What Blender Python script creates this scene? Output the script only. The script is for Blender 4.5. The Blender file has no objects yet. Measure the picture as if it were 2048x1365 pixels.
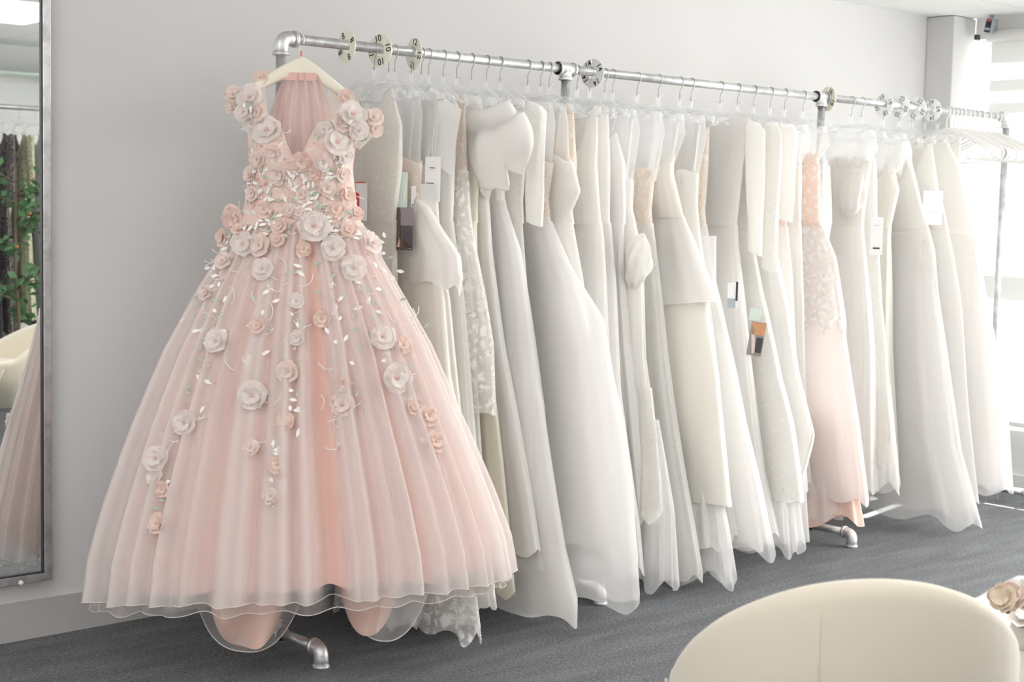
import bpy, bmesh, math, random
import numpy as np
from mathutils import Vector, Matrix
rnd = random.Random(7)
PI = math.pi
scene = bpy.context.scene
COL = scene.collection

# ------------------------------------------------------------------ helpers
def link(o, parent=None):
    COL.objects.link(o)
    if parent is not None:
        o.parent = parent
    return o

def tag(o, label=None, cat=None, group=None, kind=None):
    if label: o['label'] = label
    if cat: o['category'] = cat
    if group: o['group'] = group
    if kind: o['kind'] = kind
    return o

def thing(name, label, cat, loc=(0, 0, 0), rotz=0.0, group=None):
    o = bpy.data.objects.new(name, None)
    o.empty_display_size = 0.05
    o.location = loc
    o.rotation_euler = (0, 0, rotz)
    link(o)
    return tag(o, label, cat, group)

class MB:
    """collects vertices and faces, links them as one mesh object"""
    def __init__(s):
        s.v = []; s.f = []; s.m = []
    def add(s, vs, fs, mi=0):
        b = len(s.v)
        s.v.extend([tuple(map(float, p)) for p in vs])
        for f in fs:
            s.f.append(tuple(b + i for i in f)); s.m.append(mi)
        return s
    def box(s, lo, hi, mi=0, M=None):
        x0, y0, z0 = lo; x1, y1, z1 = hi
        vs = [(x0, y0, z0), (x1, y0, z0), (x1, y1, z0), (x0, y1, z0), (x0, y0, z1), (x1, y0, z1), (x1, y1, z1), (x0, y1, z1)]
        if M is not None: vs = [M @ Vector(p) for p in vs]
        return s.add(vs, [(0, 3, 2, 1), (4, 5, 6, 7), (0, 1, 5, 4), (1, 2, 6, 5), (2, 3, 7, 6), (3, 0, 4, 7)], mi)
    def tube(s, pts, r, n=10, mi=0, caps=True, flat=None):
        pts = [Vector(p) for p in pts]
        rs = r if isinstance(r, (list, tuple)) else [r] * len(pts)
        rings = []; prev = None
        for i, p in enumerate(pts):
            a = pts[max(i - 1, 0)]; b = pts[min(i + 1, len(pts) - 1)]
            t = (b - a)
            t = t.normalized() if t.length > 1e-9 else Vector((0, 0, 1))
            if prev is None:
                up = Vector((0, 0, 1)) if abs(t.z) < .9 else Vector((1, 0, 0))
                n1 = t.cross(up).normalized()
            else:
                n1 = (prev - t * prev.dot(t))
                n1 = n1.normalized() if n1.length > 1e-6 else t.orthogonal().normalized()
            prev = n1; n2 = t.cross(n1)
            fl = flat or 1.0
            rings.append([p + (n1 * math.cos(2 * PI * k / n) + n2 * math.sin(2 * PI * k / n) * fl) * rs[i] for k in range(n)])
        vs = [q for rg in rings for q in rg]; fs = []
        for i in range(len(rings) - 1):
            for k in range(n):
                k2 = (k + 1) % n
                fs.append((i * n + k, i * n + k2, (i + 1) * n + k2, (i + 1) * n + k))
        if caps:
            fs.append(tuple(range(n))[::-1]); fs.append(tuple((len(rings) - 1) * n + k for k in range(n)))
        return s.add(vs, fs, mi)
    def lathe(s, prof, n=32, mi=0, c=(0, 0, 0)):
        vs = []; fs = []
        for r, z in prof:
            for k in range(n):
                vs.append((c[0] + r * math.cos(2 * PI * k / n), c[1] + r * math.sin(2 * PI * k / n), c[2] + z))
        for i in range(len(prof) - 1):
            for k in range(n):
                k2 = (k + 1) % n
                fs.append((i * n + k, i * n + k2, (i + 1) * n + k2, (i + 1) * n + k))
        fs.append(tuple(range(n))[::-1]); fs.append(tuple((len(prof) - 1) * n + k for k in range(n)))
        return s.add(vs, fs, mi)
    def grid(s, P, closed=False, mi=0):
        nu, nv = P.shape[:2]; fs = []
        for i in range(nu - 1):
            for j in range(nv if closed else nv - 1):
                j2 = (j + 1) % nv
                fs.append((i * nv + j, i * nv + j2, (i + 1) * nv + j2, (i + 1) * nv + j))
        return s.add(P.reshape(-1, 3), fs, mi)
    def build(s, name, mats, parent=None, smooth=True, loc=None):
        me = bpy.data.meshes.new(name)
        me.from_pydata(s.v, [], s.f)
        for m in (mats if isinstance(mats, (list, tuple)) else [mats]):
            me.materials.append(m)
        if len(me.polygons):
            me.polygons.foreach_set('material_index', s.m)
            me.polygons.foreach_set('use_smooth', [smooth] * len(me.polygons))
        me.update()
        o = bpy.data.objects.new(name, me)
        if loc is not None: o.location = loc
        return link(o, parent)

def attr(o, name, vals):
    a = o.data.attributes.new(name, 'FLOAT', 'POINT')
    a.data.foreach_set('value', np.asarray(vals, dtype=np.float32).ravel())

def bevel(o, w, seg=2):
    m = o.modifiers.new('bevel', 'BEVEL'); m.width = w; m.segments = seg; m.limit_method = 'ANGLE'
    return o

def interp(z, pts):
    pts = sorted(pts)
    return np.interp(z, [p[0] for p in pts], [p[1] for p in pts])

def spow(a, e):
    return np.sign(a) * np.abs(a) ** e

# ------------------------------------------------------------------ materials
def new_mat(name):
    m = bpy.data.materials.new(name); m.use_nodes = True
    nt = m.node_tree; nt.nodes.clear()
    out = nt.nodes.new('ShaderNodeOutputMaterial')
    return m, nt, out

def N(nt, t, **kw):
    n = nt.nodes.new(t)
    for k, v in kw.items():
        if k.startswith('_'): setattr(n, k[1:], v)
        else: n.inputs[k.replace('__', ' ')].default_value = v
    return n

def rgb(r, g, b): return (r, g, b, 1)

def srgb(r, g, b):
    f = lambda c: (c / 255 / 12.92) if c / 255 <= .04045 else ((c / 255 + .055) / 1.055) ** 2.4
    return (f(r), f(g), f(b), 1)

def plain(name, col, rough=.6, metal=0.0, bump=0.0, scale=60, var=.04):
    m, nt, out = new_mat(name)
    b = N(nt, 'ShaderNodeBsdfPrincipled', Roughness=rough, Metallic=metal)
    tc = N(nt, 'ShaderNodeTexCoord')
    no = N(nt, 'ShaderNodeTexNoise', Scale=scale, Detail=3.0)
    nt.links.new(tc.outputs['Object'], no.inputs['Vector'])
    mx = N(nt, 'ShaderNodeMix', _data_type='RGBA')
    mx.inputs[6].default_value = tuple(c * (1 - var) for c in col[:3]) + (1,)
    mx.inputs[7].default_value = tuple(min(1, c * (1 + var)) for c in col[:3]) + (1,)
    nt.links.new(no.outputs['Fac'], mx.inputs[0])
    nt.links.new(mx.outputs[2], b.inputs['Base Color'])
    if bump:
        bp = N(nt, 'ShaderNodeBump', Strength=bump, Distance=.002)
        nt.links.new(no.outputs['Fac'], bp.inputs['Height']); nt.links.new(bp.outputs[0], b.inputs['Normal'])
    nt.links.new(b.outputs[0], out.inputs[0])
    return m

def fabric(name, col, trans=.22, rough=.55, sheen=.2, alpha=None, lace=None, lace_scale=26, weave=900, dens=False, lace_amt=.5, sparkle=0.0):
    """cloth: diffuse + translucent light; lace adds a motif of a second colour with relief; alpha makes it see-through net"""
    m, nt, out = new_mat(name)
    L = nt.links.new
    tc = N(nt, 'ShaderNodeTexCoord')
    b = N(nt, 'ShaderNodeBsdfPrincipled', Roughness=rough)
    b.inputs['Sheen Weight'].default_value = sheen
    b.inputs['Specular IOR Level'].default_value = .25
    b.inputs['Base Color'].default_value = col
    tr = N(nt, 'ShaderNodeBsdfTranslucent', Color=col)
    mix = N(nt, 'ShaderNodeMixShader', Fac=trans)
    L(b.outputs[0], mix.inputs[1]); L(tr.outputs[0], mix.inputs[2])
    # fine weave and soft wrinkle relief
    n1 = N(nt, 'ShaderNodeTexNoise', Scale=9.0, Detail=4.0, Roughness=.55)
    mp = N(nt, 'ShaderNodeMapping'); mp.inputs['Scale'].default_value = (1.6, 1.6, .35)
    L(tc.outputs['Object'], mp.inputs[0]); L(mp.outputs[0], n1.inputs['Vector'])
    bp = N(nt, 'ShaderNodeBump', Strength=.25, Distance=.012)
    L(n1.outputs['Fac'], bp.inputs['Height'])
    last = bp
    mot = None
    if lace is not None:
        wob = N(nt, 'ShaderNodeTexNoise', Scale=lace_scale * .5, Detail=2.0)
        L(tc.outputs['Object'], wob.inputs['Vector'])
        ad = N(nt, 'ShaderNodeMix', _data_type='VECTOR'); ad.inputs[0].default_value = .06
        L(tc.outputs['Object'], ad.inputs[4]); L(wob.outputs['Color'], ad.inputs[5])
        vo = N(nt, 'ShaderNodeTexVoronoi', Scale=lace_scale, _feature='DISTANCE_TO_EDGE')
        L(ad.outputs[1], vo.inputs['Vector'])
        vo2 = N(nt, 'ShaderNodeTexVoronoi', Scale=lace_scale * 1.9)
        L(ad.outputs[1], vo2.inputs['Vector'])
        wv = N(nt, 'ShaderNodeMath', _operation='MULTIPLY'); wv.inputs[1].default_value = 30.0
        L(vo2.outputs['Distance'], wv.inputs[0])
        sn = N(nt, 'ShaderNodeMath', _operation='SINE'); L(wv.outputs[0], sn.inputs[0])
        mul = N(nt, 'ShaderNodeMath', _operation='MULTIPLY'); mul.inputs[1].default_value = .1
        L(sn.outputs[0], mul.inputs[0])
        su = N(nt, 'ShaderNodeMath', _operation='ADD'); L(vo.outputs['Distance'], su.inputs[0]); L(mul.outputs[0], su.inputs[1])
        rp = N(nt, 'ShaderNodeMapRange'); rp.inputs[1].default_value = .16 - .2 * (lace_amt - .5); rp.inputs[2].default_value = .22 - .2 * (lace_amt - .5)
        L(su.outputs[0], rp.inputs[0]); mot = rp
        cm = N(nt, 'ShaderNodeMix', _data_type='RGBA'); cm.inputs[6].default_value = col; cm.inputs[7].default_value = lace
        L(rp.outputs[0], cm.inputs[0]); L(cm.outputs[2], b.inputs['Base Color']); L(cm.outputs[2], tr.inputs['Color'])
        b2 = N(nt, 'ShaderNodeBump', Strength=.5, Distance=.004)
        L(rp.outputs[0], b2.inputs['Height']); L(bp.outputs[0], b2.inputs['Normal']); last = b2
    if sparkle:
        sp = N(nt, 'ShaderNodeTexVoronoi', Scale=260.0); L(tc.outputs['Object'], sp.inputs['Vector'])
        r2 = N(nt, 'ShaderNodeMapRange'); r2.inputs[1].default_value = .25; r2.inputs[2].default_value = .15
        L(sp.outputs['Distance'], r2.inputs[0])
        mm = N(nt, 'ShaderNodeMath', _operation='MULTIPLY'); mm.inputs[1].default_value = sparkle; L(r2.outputs[0], mm.inputs[0])
        L(mm.outputs[0], b.inputs['Metallic'])
    L(last.outputs[0], b.inputs['Normal']); L(last.outputs[0], tr.inputs['Normal'])
    if alpha is not None:
        tp = N(nt, 'ShaderNodeBsdfTransparent')
        mx = N(nt, 'ShaderNodeMixShader', Fac=alpha)
        if dens:
            at = N(nt, 'ShaderNodeAttribute', _attribute_name='dens'); L(at.outputs['Fac'], mx.inputs[0])
        elif mot is not None:
            r3 = N(nt, 'ShaderNodeMapRange'); r3.inputs[3].default_value = alpha; r3.inputs[4].default_value = .97
            L(mot.outputs[0], r3.inputs[0]); L(r3.outputs[0], mx.inputs[0])
        L(tp.outputs[0], mx.inputs[1]); L(mix.outputs[0], mx.inputs[2]); mix = mx
    L(mix.outputs[0], out.inputs[0])
    return m

def clear_plastic(name, tint=(.985, .988, .99), fac=.10):
    m, nt, out = new_mat(name)
    tp = N(nt, 'ShaderNodeBsdfTransparent', Color=tint + (1,))
    gl = N(nt, 'ShaderNodeBsdfPrincipled', Roughness=.12)
    gl.inputs['Base Color'].default_value = (.93, .94, .95, 1)
    lw = N(nt, 'ShaderNodeLayerWeight', Blend=.4)
    no = N(nt, 'ShaderNodeTexNoise', Scale=40.0)
    mr = N(nt, 'ShaderNodeMapRange'); mr.inputs[3].default_value = fac; mr.inputs[4].default_value = .4
    nt.links.new(lw.outputs['Facing'], mr.inputs[0])
    mx = N(nt, 'ShaderNodeMixShader')
    nt.links.new(mr.outputs[0], mx.inputs[0]); nt.links.new(tp.outputs[0], mx.inputs[1]); nt.links.new(gl.outputs[0], mx.inputs[2])
    nt.links.new(mx.outputs[0], out.inputs[0])
    return m

def metal(name, col, rough=.35, streak=True):
    m, nt, out = new_mat(name)
    b = N(nt, 'ShaderNodeBsdfPrincipled', Roughness=rough, Metallic=.85)
    tc = N(nt, 'ShaderNodeTexCoord')
    no = N(nt, 'ShaderNodeTexNoise', Scale=14.0, Detail=6.0, Roughness=.7)
    nt.links.new(tc.outputs['Object'], no.inputs['Vector'])
    cr = N(nt, 'ShaderNodeMix', _data_type='RGBA')
    cr.inputs[6].default_value = tuple(c * .72 for c in col[:3]) + (1,); cr.inputs[7].default_value = col
    mr = N(nt, 'ShaderNodeMapRange'); mr.inputs[1].default_value = .38; mr.inputs[2].default_value = .58
    nt.links.new(no.outputs['Fac'], mr.inputs[0]); nt.links.new(mr.outputs[0], cr.inputs[0])
    nt.links.new(cr.outputs[2], b.inputs['Base Color'])
    r2 = N(nt, 'ShaderNodeMapRange'); r2.inputs[3].default_value = rough + .15; r2.inputs[4].default_value = rough - .08
    nt.links.new(no.outputs['Fac'], r2.inputs[0]); nt.links.new(r2.outputs[0], b.inputs['Roughness'])
    nt.links.new(b.outputs[0], out.inputs[0])
    return m

def emit(name, col, s):
    m, nt, out = new_mat(name)
    e = N(nt, 'ShaderNodeEmission', Color=col, Strength=s)
    nt.links.new(e.outputs[0], out.inputs[0]); return m

def carpet_mat():
    m, nt, out = new_mat('carpet'); L = nt.links.new
    tc = N(nt, 'ShaderNodeTexCoord')
    mp = N(nt, 'ShaderNodeMapping'); mp.inputs['Rotation'].default_value = (0, 0, .12); mp.inputs['Scale'].default_value = (60, 190, 60)
    L(tc.outputs['Object'], mp.inputs[0])
    n1 = N(nt, 'ShaderNodeTexNoise', Scale=1.0, Detail=3.0, Roughness=.7); L(mp.outputs[0], n1.inputs['Vector'])
    n2 = N(nt, 'ShaderNodeTexNoise', Scale=150.0, Detail=2.0, Roughness=.8); L(tc.outputs['Object'], n2.inputs['Vector'])
    n3 = N(nt, 'ShaderNodeTexNoise', Scale=5.0, Detail=3.0)
    mp3 = N(nt, 'ShaderNodeMapping'); mp3.inputs['Scale'].default_value = (.5, 3, 1); L(tc.outputs['Object'], mp3.inputs[0]); L(mp3.outputs[0], n3.inputs['Vector'])
    a = N(nt, 'ShaderNodeMath', _operation='ADD'); L(n1.outputs['Fac'], a.inputs[0]); L(n2.outputs['Fac'], a.inputs[1])
    a2 = N(nt, 'ShaderNodeMath', _operation='MULTIPLY_ADD'); a2.inputs[1].default_value = .35; L(n3.outputs['Fac'], a2.inputs[0]); L(a.outputs[0], a2.inputs[2])
    cr = N(nt, 'ShaderNodeValToRGB')
    cr.color_ramp.elements[0].position = .78; cr.color_ramp.elements[0].color = rgb(.003, .0035, .0045)
    cr.color_ramp.elements[1].position = 1.62; cr.color_ramp.elements[1].color = rgb(.19, .21, .24)
    mr = N(nt, 'ShaderNodeMapRange'); mr.inputs[1].default_value = 1.0; mr.inputs[2].default_value = 1.46
    L(a2.outputs[0], mr.inputs[0])
    cr.color_ramp.elements[0].position = .12; cr.color_ramp.elements[1].position = .95
    L(mr.outputs[0], cr.inputs[0])
    b = N(nt, 'ShaderNodeBsdfPrincipled', Roughness=.6)
    b.inputs['Sheen Weight'].default_value = .16; b.inputs['Sheen Roughness'].default_value = .5
    b.inputs['Specular IOR Level'].default_value = .6
    L(cr.outputs[0], b.inputs['Base Color'])
    bp = N(nt, 'ShaderNodeBump', Strength=.6, Distance=.004); L(a.outputs[0], bp.inputs['Height']); L(bp.outputs[0], b.inputs['Normal'])
    L(b.outputs[0], out.inputs[0]); return m

def ceiling_mat():
    m, nt, out = new_mat('ceiling_tiles'); L = nt.links.new
    tc = N(nt, 'ShaderNodeTexCoord')
    br = N(nt, 'ShaderNodeTexBrick', Scale=1.0); br.offset = 0.0
    br.inputs['Brick Width'].default_value = .6; br.inputs['Row Height'].default_value = .6
    br.inputs['Mortar Size'].default_value = .006
    br.inputs['Color1'].default_value = rgb(.86, .86, .85); br.inputs['Color2'].default_value = rgb(.85, .85, .84); br.inputs['Mortar'].default_value = rgb(.7, .7, .7)
    mp = N(nt, 'ShaderNodeMapping'); mp.inputs['Location'].default_value = (.2, -.03, 0)
    L(tc.outputs['Object'], mp.inputs[0]); L(mp.outputs[0], br.inputs['Vector'])
    b = N(nt, 'ShaderNodeBsdfPrincipled', Roughness=.85); L(br.outputs['Color'], b.inputs['Base Color'])
    L(b.outputs[0], out.inputs[0]); return m

M = {}
M['wall'] = plain('wall_paint', srgb(222, 221, 220), .8, bump=.05, scale=180, var=.01)
M['wall_window'] = plain('wall_paint_window', srgb(240, 240, 239), .8, scale=180, var=.01)  # even white paint, lighter than the other walls
M['ceiling'] = ceiling_mat()
M['carpet'] = carpet_mat()
M['skirt'] = plain('skirting_vinyl', srgb(186, 184, 182), .5, var=.03)
M['white_trim'] = plain('white_gloss', srgb(242, 242, 242), .35, var=.01)
M['pipe'] = metal('galvanised_pipe', rgb(.80, .81, .82), .38)
M['fitting'] = metal('galvanised_fitting', rgb(.86, .86, .86), .45)
M['hook'] = metal('hanger_wire', rgb(.62, .61, .60), .3)
M['clear'] = clear_plastic('clear_plastic')
M['white_plastic'] = plain('white_plastic', srgb(244, 243, 240), .35, var=.01)
M['ivory_plastic'] = plain('ivory_plastic', srgb(246, 240, 222), .35, var=.015)
M['pink_wrap'] = plain('pink_wrap', srgb(244, 190, 196), .6)
M['black'] = plain('black_print', srgb(45, 45, 47), .6)
M['grey_print'] = plain('grey_print', srgb(120, 120, 122), .6)  # on the white discs: black numbers greyed, glare haze painted into the ink
M['dark'] = plain('dark_plastic', srgb(50, 54, 58), .4)
M['grey_plastic'] = plain('grey_plastic', srgb(178, 186, 190), .35)
M['red'] = plain('red_print', srgb(226, 92, 78), .5)
M['orange'] = plain('orange_sticker', srgb(238, 120, 50), .5)
M['disc_cream'] = plain('cream_disc', srgb(240, 239, 222), .45, var=.02)
M['disc_grey'] = plain('grey_disc', srgb(228, 228, 227), .45, var=.02)
M['disc_white'] = fabric('white_disc', srgb(250, 250, 250), .45, .4, .0)  # whitish discs, lightened further so the colour carries the window-end haze
M['satin'] = fabric('ivory_satin', srgb(246, 243, 236), .36, .42, .15)
M['satin_white'] = fabric('white_satin', srgb(248, 246, 243), .36, .45, .15)
M['satin_warm'] = fabric('warm_ivory_satin', srgb(244, 238, 224), .36, .45, .15)
M['crepe'] = fabric('white_crepe', srgb(247, 245, 241), .42, .7, .3)
M['tulle_full'] = fabric('white_layered_tulle', srgb(249, 247, 244), .5, .8, .4)
M['tulle'] = fabric('white_net', srgb(250, 249, 248), .4, .8, .4, alpha=.5)
M['tulle_thin'] = fabric('white_fine_net', srgb(250, 250, 250), .4, .8, .3, alpha=.3)
M['lace'] = fabric('white_lace', srgb(247, 245, 240), .42, .7, .3, lace=srgb(252, 250, 247), lace_scale=44)
M['lace_fine'] = fabric('white_fine_lace', srgb(248, 246, 242), .42, .7, .3, lace=srgb(252, 251, 248), lace_scale=60)
M['lace_nude'] = fabric('white_lace_on_nude', srgb(246, 233, 220), .42, .65, .3, lace=srgb(252, 249, 244), lace_scale=46, lace_amt=.42)
M['lace_ivory'] = fabric('beaded_ivory_lace', srgb(247, 244, 237), .42, .5, .3, lace=srgb(252, 250, 245), lace_scale=40, sparkle=.15)
M['lace_peach'] = fabric('white_lace_on_peach', srgb(250, 228, 215), .42, .65, .3, lace=srgb(252, 247, 243), lace_scale=34, lace_amt=.45)
M['lace_net'] = fabric('see_through_lace', srgb(247, 245, 241), .3, .7, .3, lace=srgb(252, 251, 249), lace_scale=26, alpha=.5)
M['nude'] = fabric('nude_mesh', srgb(244, 230, 216), .3, .7, .2)
M['peach'] = fabric('peach_lining', srgb(249, 218, 204), .2, .5, .2)
M['blush_net'] = fabric('blush_tulle', srgb(251, 244, 241), .5, .8, .4)
M['grey_in'] = fabric('lining_shadow', srgb(226, 225, 222), .2, .6, .2)
M['g_lining'] = fabric('blush_satin_lining', srgb(246, 206, 193), .12, .45, .2)
M['g_train'] = fabric('peach_satin_train', srgb(243, 208, 194), .1, .42, .2)
M['g_tulle'] = fabric('blush_gown_tulle', srgb(252, 244, 241), .4, .8, .4, alpha=.5, dens=True)
M['g_bodice'] = fabric('blush_bodice', srgb(246, 216, 205), .15, .6, .3, lace=srgb(252, 240, 233), lace_scale=34, lace_amt=.36)
M['g_sleeve'] = fabric('blush_sleeve_net', srgb(248, 236, 228), .35, .8, .4, alpha=.7)
M['g_back'] = fabric('blush_back_net', srgb(248, 216, 210), .35, .8, .3, alpha=.72)
M['petal'] = fabric('white_petal', srgb(252, 244, 240), .35, .6, .3, alpha=.86)
M['petal_pink'] = fabric('blush_petal', srgb(252, 237, 230), .35, .6, .3)
M['petal_coral'] = fabric('coral_petal', srgb(251, 230, 220), .35, .6, .3)
M['bead'] = plain('rose_bead', srgb(232, 190, 178), .25)
M['leaf_g'] = plain('sage_leaf_thread', srgb(186, 202, 182), .6)
M['leaf_w'] = plain('white_leaf_thread', srgb(252, 248, 243), .5)
M['velvet'] = fabric('cream_velvet', srgb(224, 215, 197), .0, .75, .5)
M['velvet_white'] = fabric('white_boucle', srgb(238, 234, 228), .0, .8, .4)
M['brass'] = metal('brass', rgb(.62, .45, .24), .3)
M['frame'] = metal('brushed_steel', rgb(.74, .73, .73), .3)
M['leaf'] = plain('tree_leaf', srgb(84, 120, 82), .45, var=.35, scale=14)
M['trunk'] = plain('tree_bark', srgb(96, 82, 66), .8)
M['pot'] = plain('stone_pot', srgb(210, 206, 200), .7)
M['fruit'] = plain('orange_fruit', srgb(232, 120, 50), .4)
M['sequin_gold'] = fabric('gold_sequins', srgb(196, 194, 164), .0, .35, .2, lace=srgb(110, 108, 84), lace_scale=60, sparkle=.7)
M['sequin_dark'] = fabric('charcoal_sequins', srgb(62, 56, 56), .0, .35, .2, lace=srgb(150, 140, 136), lace_scale=60, sparkle=.6, lace_amt=.35)
M['black_cloth'] = fabric('black_cloth', srgb(36, 37, 40), .0, .7, .2)
M['grey_cloth'] = fabric('silver_grey_cloth', srgb(176, 178, 184), .1, .5, .2)
M['paper'] = plain('white_card', srgb(245, 244, 244), .6, var=.01)
M['paper_grey'] = plain('grey_card', srgb(226, 225, 222), .6, var=.01)
M['mint'] = plain('mint_card', srgb(216, 230, 219), .6, var=.02)
M['photo_mauve'] = plain('photo_backdrop', srgb(140, 128, 134), .4)
M['photo_dark'] = plain('photo_dark', srgb(66, 64, 70), .4, var=.2, scale=30)
M['photo_brown'] = plain('photo_hair', srgb(84, 56, 52), .4)
M['photo_peach'] = plain('photo_gown', srgb(226, 176, 154), .4)
M['photo_grey'] = plain('photo_grey', srgb(150, 140, 138), .4, var=.25, scale=90)
M['photo_gold'] = plain('photo_gold', srgb(206, 150, 110), .4, var=.4, scale=120)
M['navy'] = plain('navy_card', srgb(40, 42, 66), .5)
M['blind'] = fabric('blind_fabric', srgb(236, 236, 235), .3, .8, .1)
M['glass_shelf'] = plain('glass_shelf', srgb(190, 206, 192), .1)
M['bloom_tan'] = plain('dried_bloom_tan', srgb(224, 206, 184), .8, var=.15)
M['bloom_pink'] = plain('dried_bloom_pink', srgb(232, 208, 198), .8, var=.1)
M['bloom_white'] = plain('dried_bloom_white', srgb(244, 240, 232), .8, var=.05)

def mirror_mat():
    m, nt, out = new_mat('mirror_silver')
    g = N(nt, 'ShaderNodeBsdfGlossy', Roughness=0.0, Color=rgb(.9, .92, .91))
    nt.links.new(g.outputs[0], out.inputs[0]); return m
M['mirror'] = mirror_mat()
def glass_mat():
    m, nt, out = new_mat('window_glass')
    tp = N(nt, 'ShaderNodeBsdfTransparent', Color=rgb(.97, .98, .98)); g = N(nt, 'ShaderNodeBsdfGlossy', Roughness=0.02)
    mx = N(nt, 'ShaderNodeMixShader', Fac=.05)
    nt.links.new(tp.outputs[0], mx.inputs[1]); nt.links.new(g.outputs[0], mx.inputs[2]); nt.links.new(mx.outputs[0], out.inputs[0]); return m
M['glass'] = glass_mat()
M['light_panel'] = emit('light_diffuser', rgb(1, .985, .96), 9.0)

# ------------------------------------------------------------------ camera
CAM = (-2.80878, -4.15714, 1.48013)
cam_d = bpy.data.cameras.new('camera'); cam = bpy.data.objects.new('camera', cam_d); link(cam)
R = Matrix(((0.73532388, 0.04221392, -0.67639987), (-0.67730943, 0.08033488, -0.73129901), (0.0234675, 0.99587363, 0.08766404)))
cam.matrix_world = Matrix.Translation(CAM) @ R.to_4x4()
cam_d.sensor_width = 36.0; cam_d.lens = 36.0 * 3061.8 / 2048
cam_d.clip_start = .05
cam_d.dof.use_dof = True; cam_d.dof.focus_distance = 5.1; cam_d.dof.aperture_fstop = 4.8
scene.camera = cam

# ------------------------------------------------------------------ room
WY, ZC, XW, XL, YF = .6126, 2.5747, 4.895, -4.6, -5.75
PX0, PY = 4.671, .4456
def struct(o, label=None):
    o['kind'] = 'structure'
    if label: o['label'] = label
    return o
struct(MB().add([(XL, YF, 0), (XW, YF, 0), (XW, WY, 0), (XL, WY, 0)], [(0, 1, 2, 3)]).build('floor', M['carpet'], smooth=False), 'dark grey flecked carpet')
struct(MB().add([(XL, YF, ZC), (XW, YF, ZC), (XW, WY, ZC), (XL, WY, ZC)], [(0, 3, 2, 1)]).build('ceiling', M['ceiling'], smooth=False), 'white tiled ceiling')
struct(MB().box((XL, WY, 0), (XW + .2, WY + .1, ZC)).build('wall_back', M['wall'], smooth=False), 'plain pale wall behind the dress rack')
struct(MB().box((XL - .1, YF - .1, 0), (XL, WY + .1, ZC)).build('wall_left', M['wall'], smooth=False))
struct(MB().box((XL - .1, YF - .1, 0), (XW + .2, YF, ZC)).build('wall_front', M['wall'], smooth=False))
struct(bevel(MB().box((PX0, PY, 0), (XW, WY, ZC - .003)).build('wall_pillar', M['wall'], smooth=False), .004), 'white corner pillar at the end of the rack wall')
# window wall with openings
W1 = (-.53, .445, .32, 2.46); W2 = (-2.35, -.60, .32, 2.46); W3 = (-5.2, -2.6, .32, 2.46)
wb = MB()
ys = [YF, W3[0], W3[1], W2[0], W2[1], W1[0], W1[1], PY + .001]
for i in range(len(ys) - 1):
    if i in (1, 3, 5):
        wb.box((XW, ys[i], 0), (XW + .2, ys[i + 1], .32)); wb.box((XW, ys[i], 2.46), (XW + .2, ys[i + 1], ZC))
    else:
        wb.box((XW, ys[i], 0), (XW + .2, ys[i + 1], ZC))
struct(wb.build('wall_right', M['wall_window'], smooth=False), 'white window wall')
struct(MB().box((XL, WY - .012, 0), (PX0, WY, .1293)).build('baseboard_back', M['skirt'], smooth=False), 'flat grey skirting board')
struct(MB().box((XW - .014, YF, 0), (XW, PY, .075)).build('baseboard_right', M['white_trim'], smooth=False))
for i, (y0, y1, z0, z1) in enumerate((W1, W2, W3)):
    w = thing('window_%d' % (i + 1), None, None, (XW + .1, (y0 + y1) / 2, z0)); struct(w, 'tall white framed window')
    f = MB(); h = (y1 - y0) / 2; hz = z1 - z0
    for lo, hi in (((-.03, -h, 0), (.03, -h + .04, hz)), ((-.03, h - .04, 0), (.03, h, hz)), ((-.028, -h, 0), (.028, h, .04)), ((-.028, -h, hz - .04), (.028, h, hz)),
                   ((-.025, -h, .80), (.025, h, .90)), ((-.025, -h, 1.94), (.025, h, 1.97)), ((-.027, -h, 1.82), (.027, h, 1.845))):
        f.box(lo, hi)
    struct(f.build('window_frame', M['white_trim'], w, smooth=False))
    struct(MB().box((-.003, -h, 0), (.003, h, hz)).build('pane', M['glass'], w, smooth=False))
# roller blinds
def blind(y0, y1, zb, label):
    b = thing('roller_blind', label, 'blind', (XW - .05, (y0 + y1) / 2, 2.47), 0)
    h = (y1 - y0) / 2
    MB().tube([(0, -h, 0), (0, h, 0)], .036, 20).build('roller_tube', M['white_plastic'], b)
    MB().box((.028, -h + .004, zb - 2.47), (.030, h - .004, 0)).build('blind_fabric', M['blind'], b, smooth=False)
    MB().box((.020, -h + .004, zb - 2.49), (.038, h - .004, zb - 2.465)).build('bottom_bar', M['white_plastic'], b, smooth=False)
    bevel(MB().box((-.02, h + .062, -.018), (.02, h + .078, .012)).build('bracket', M['dark'], b, smooth=False), .003)
blind(-.52, .335, .36, 'white roller blind drawn down beside the corner pillar')
blind(-2.33, -.62, 1.62, 'white roller blind drawn half way down, second from the pillar')
blind(-5.18, -2.62, .9, 'wide white roller blind, farthest from the pillar')

# ceiling lights
for (x, y) in ((-2.2, -3.0), (1.0, -3.6), (3.4, -3.2), (1.2, -1.6), (-1.8, -.9)):
    c = thing('ceiling_light', 'square white recessed ceiling light panel', 'ceiling light', (x, y, ZC), 0, 'recessed ceiling light panels')
    f = MB()
    for lo, hi in (((-.31, -.61, -.02), (.31, -.58, -.001)), ((-.31, .58, -.02), (.31, .61, -.001)), ((-.31, -.58, -.02), (-.28, .58, -.001)), ((.28, -.58, -.02), (.31, .58, -.001))):
        f.box(lo, hi)
    f.build('frame', M['white_trim'], c, smooth=False)
    MB().box((-.28, -.58, -.014), (.28, .58, -.004)).build('diffuser', M['light_panel'], c, smooth=False)

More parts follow.
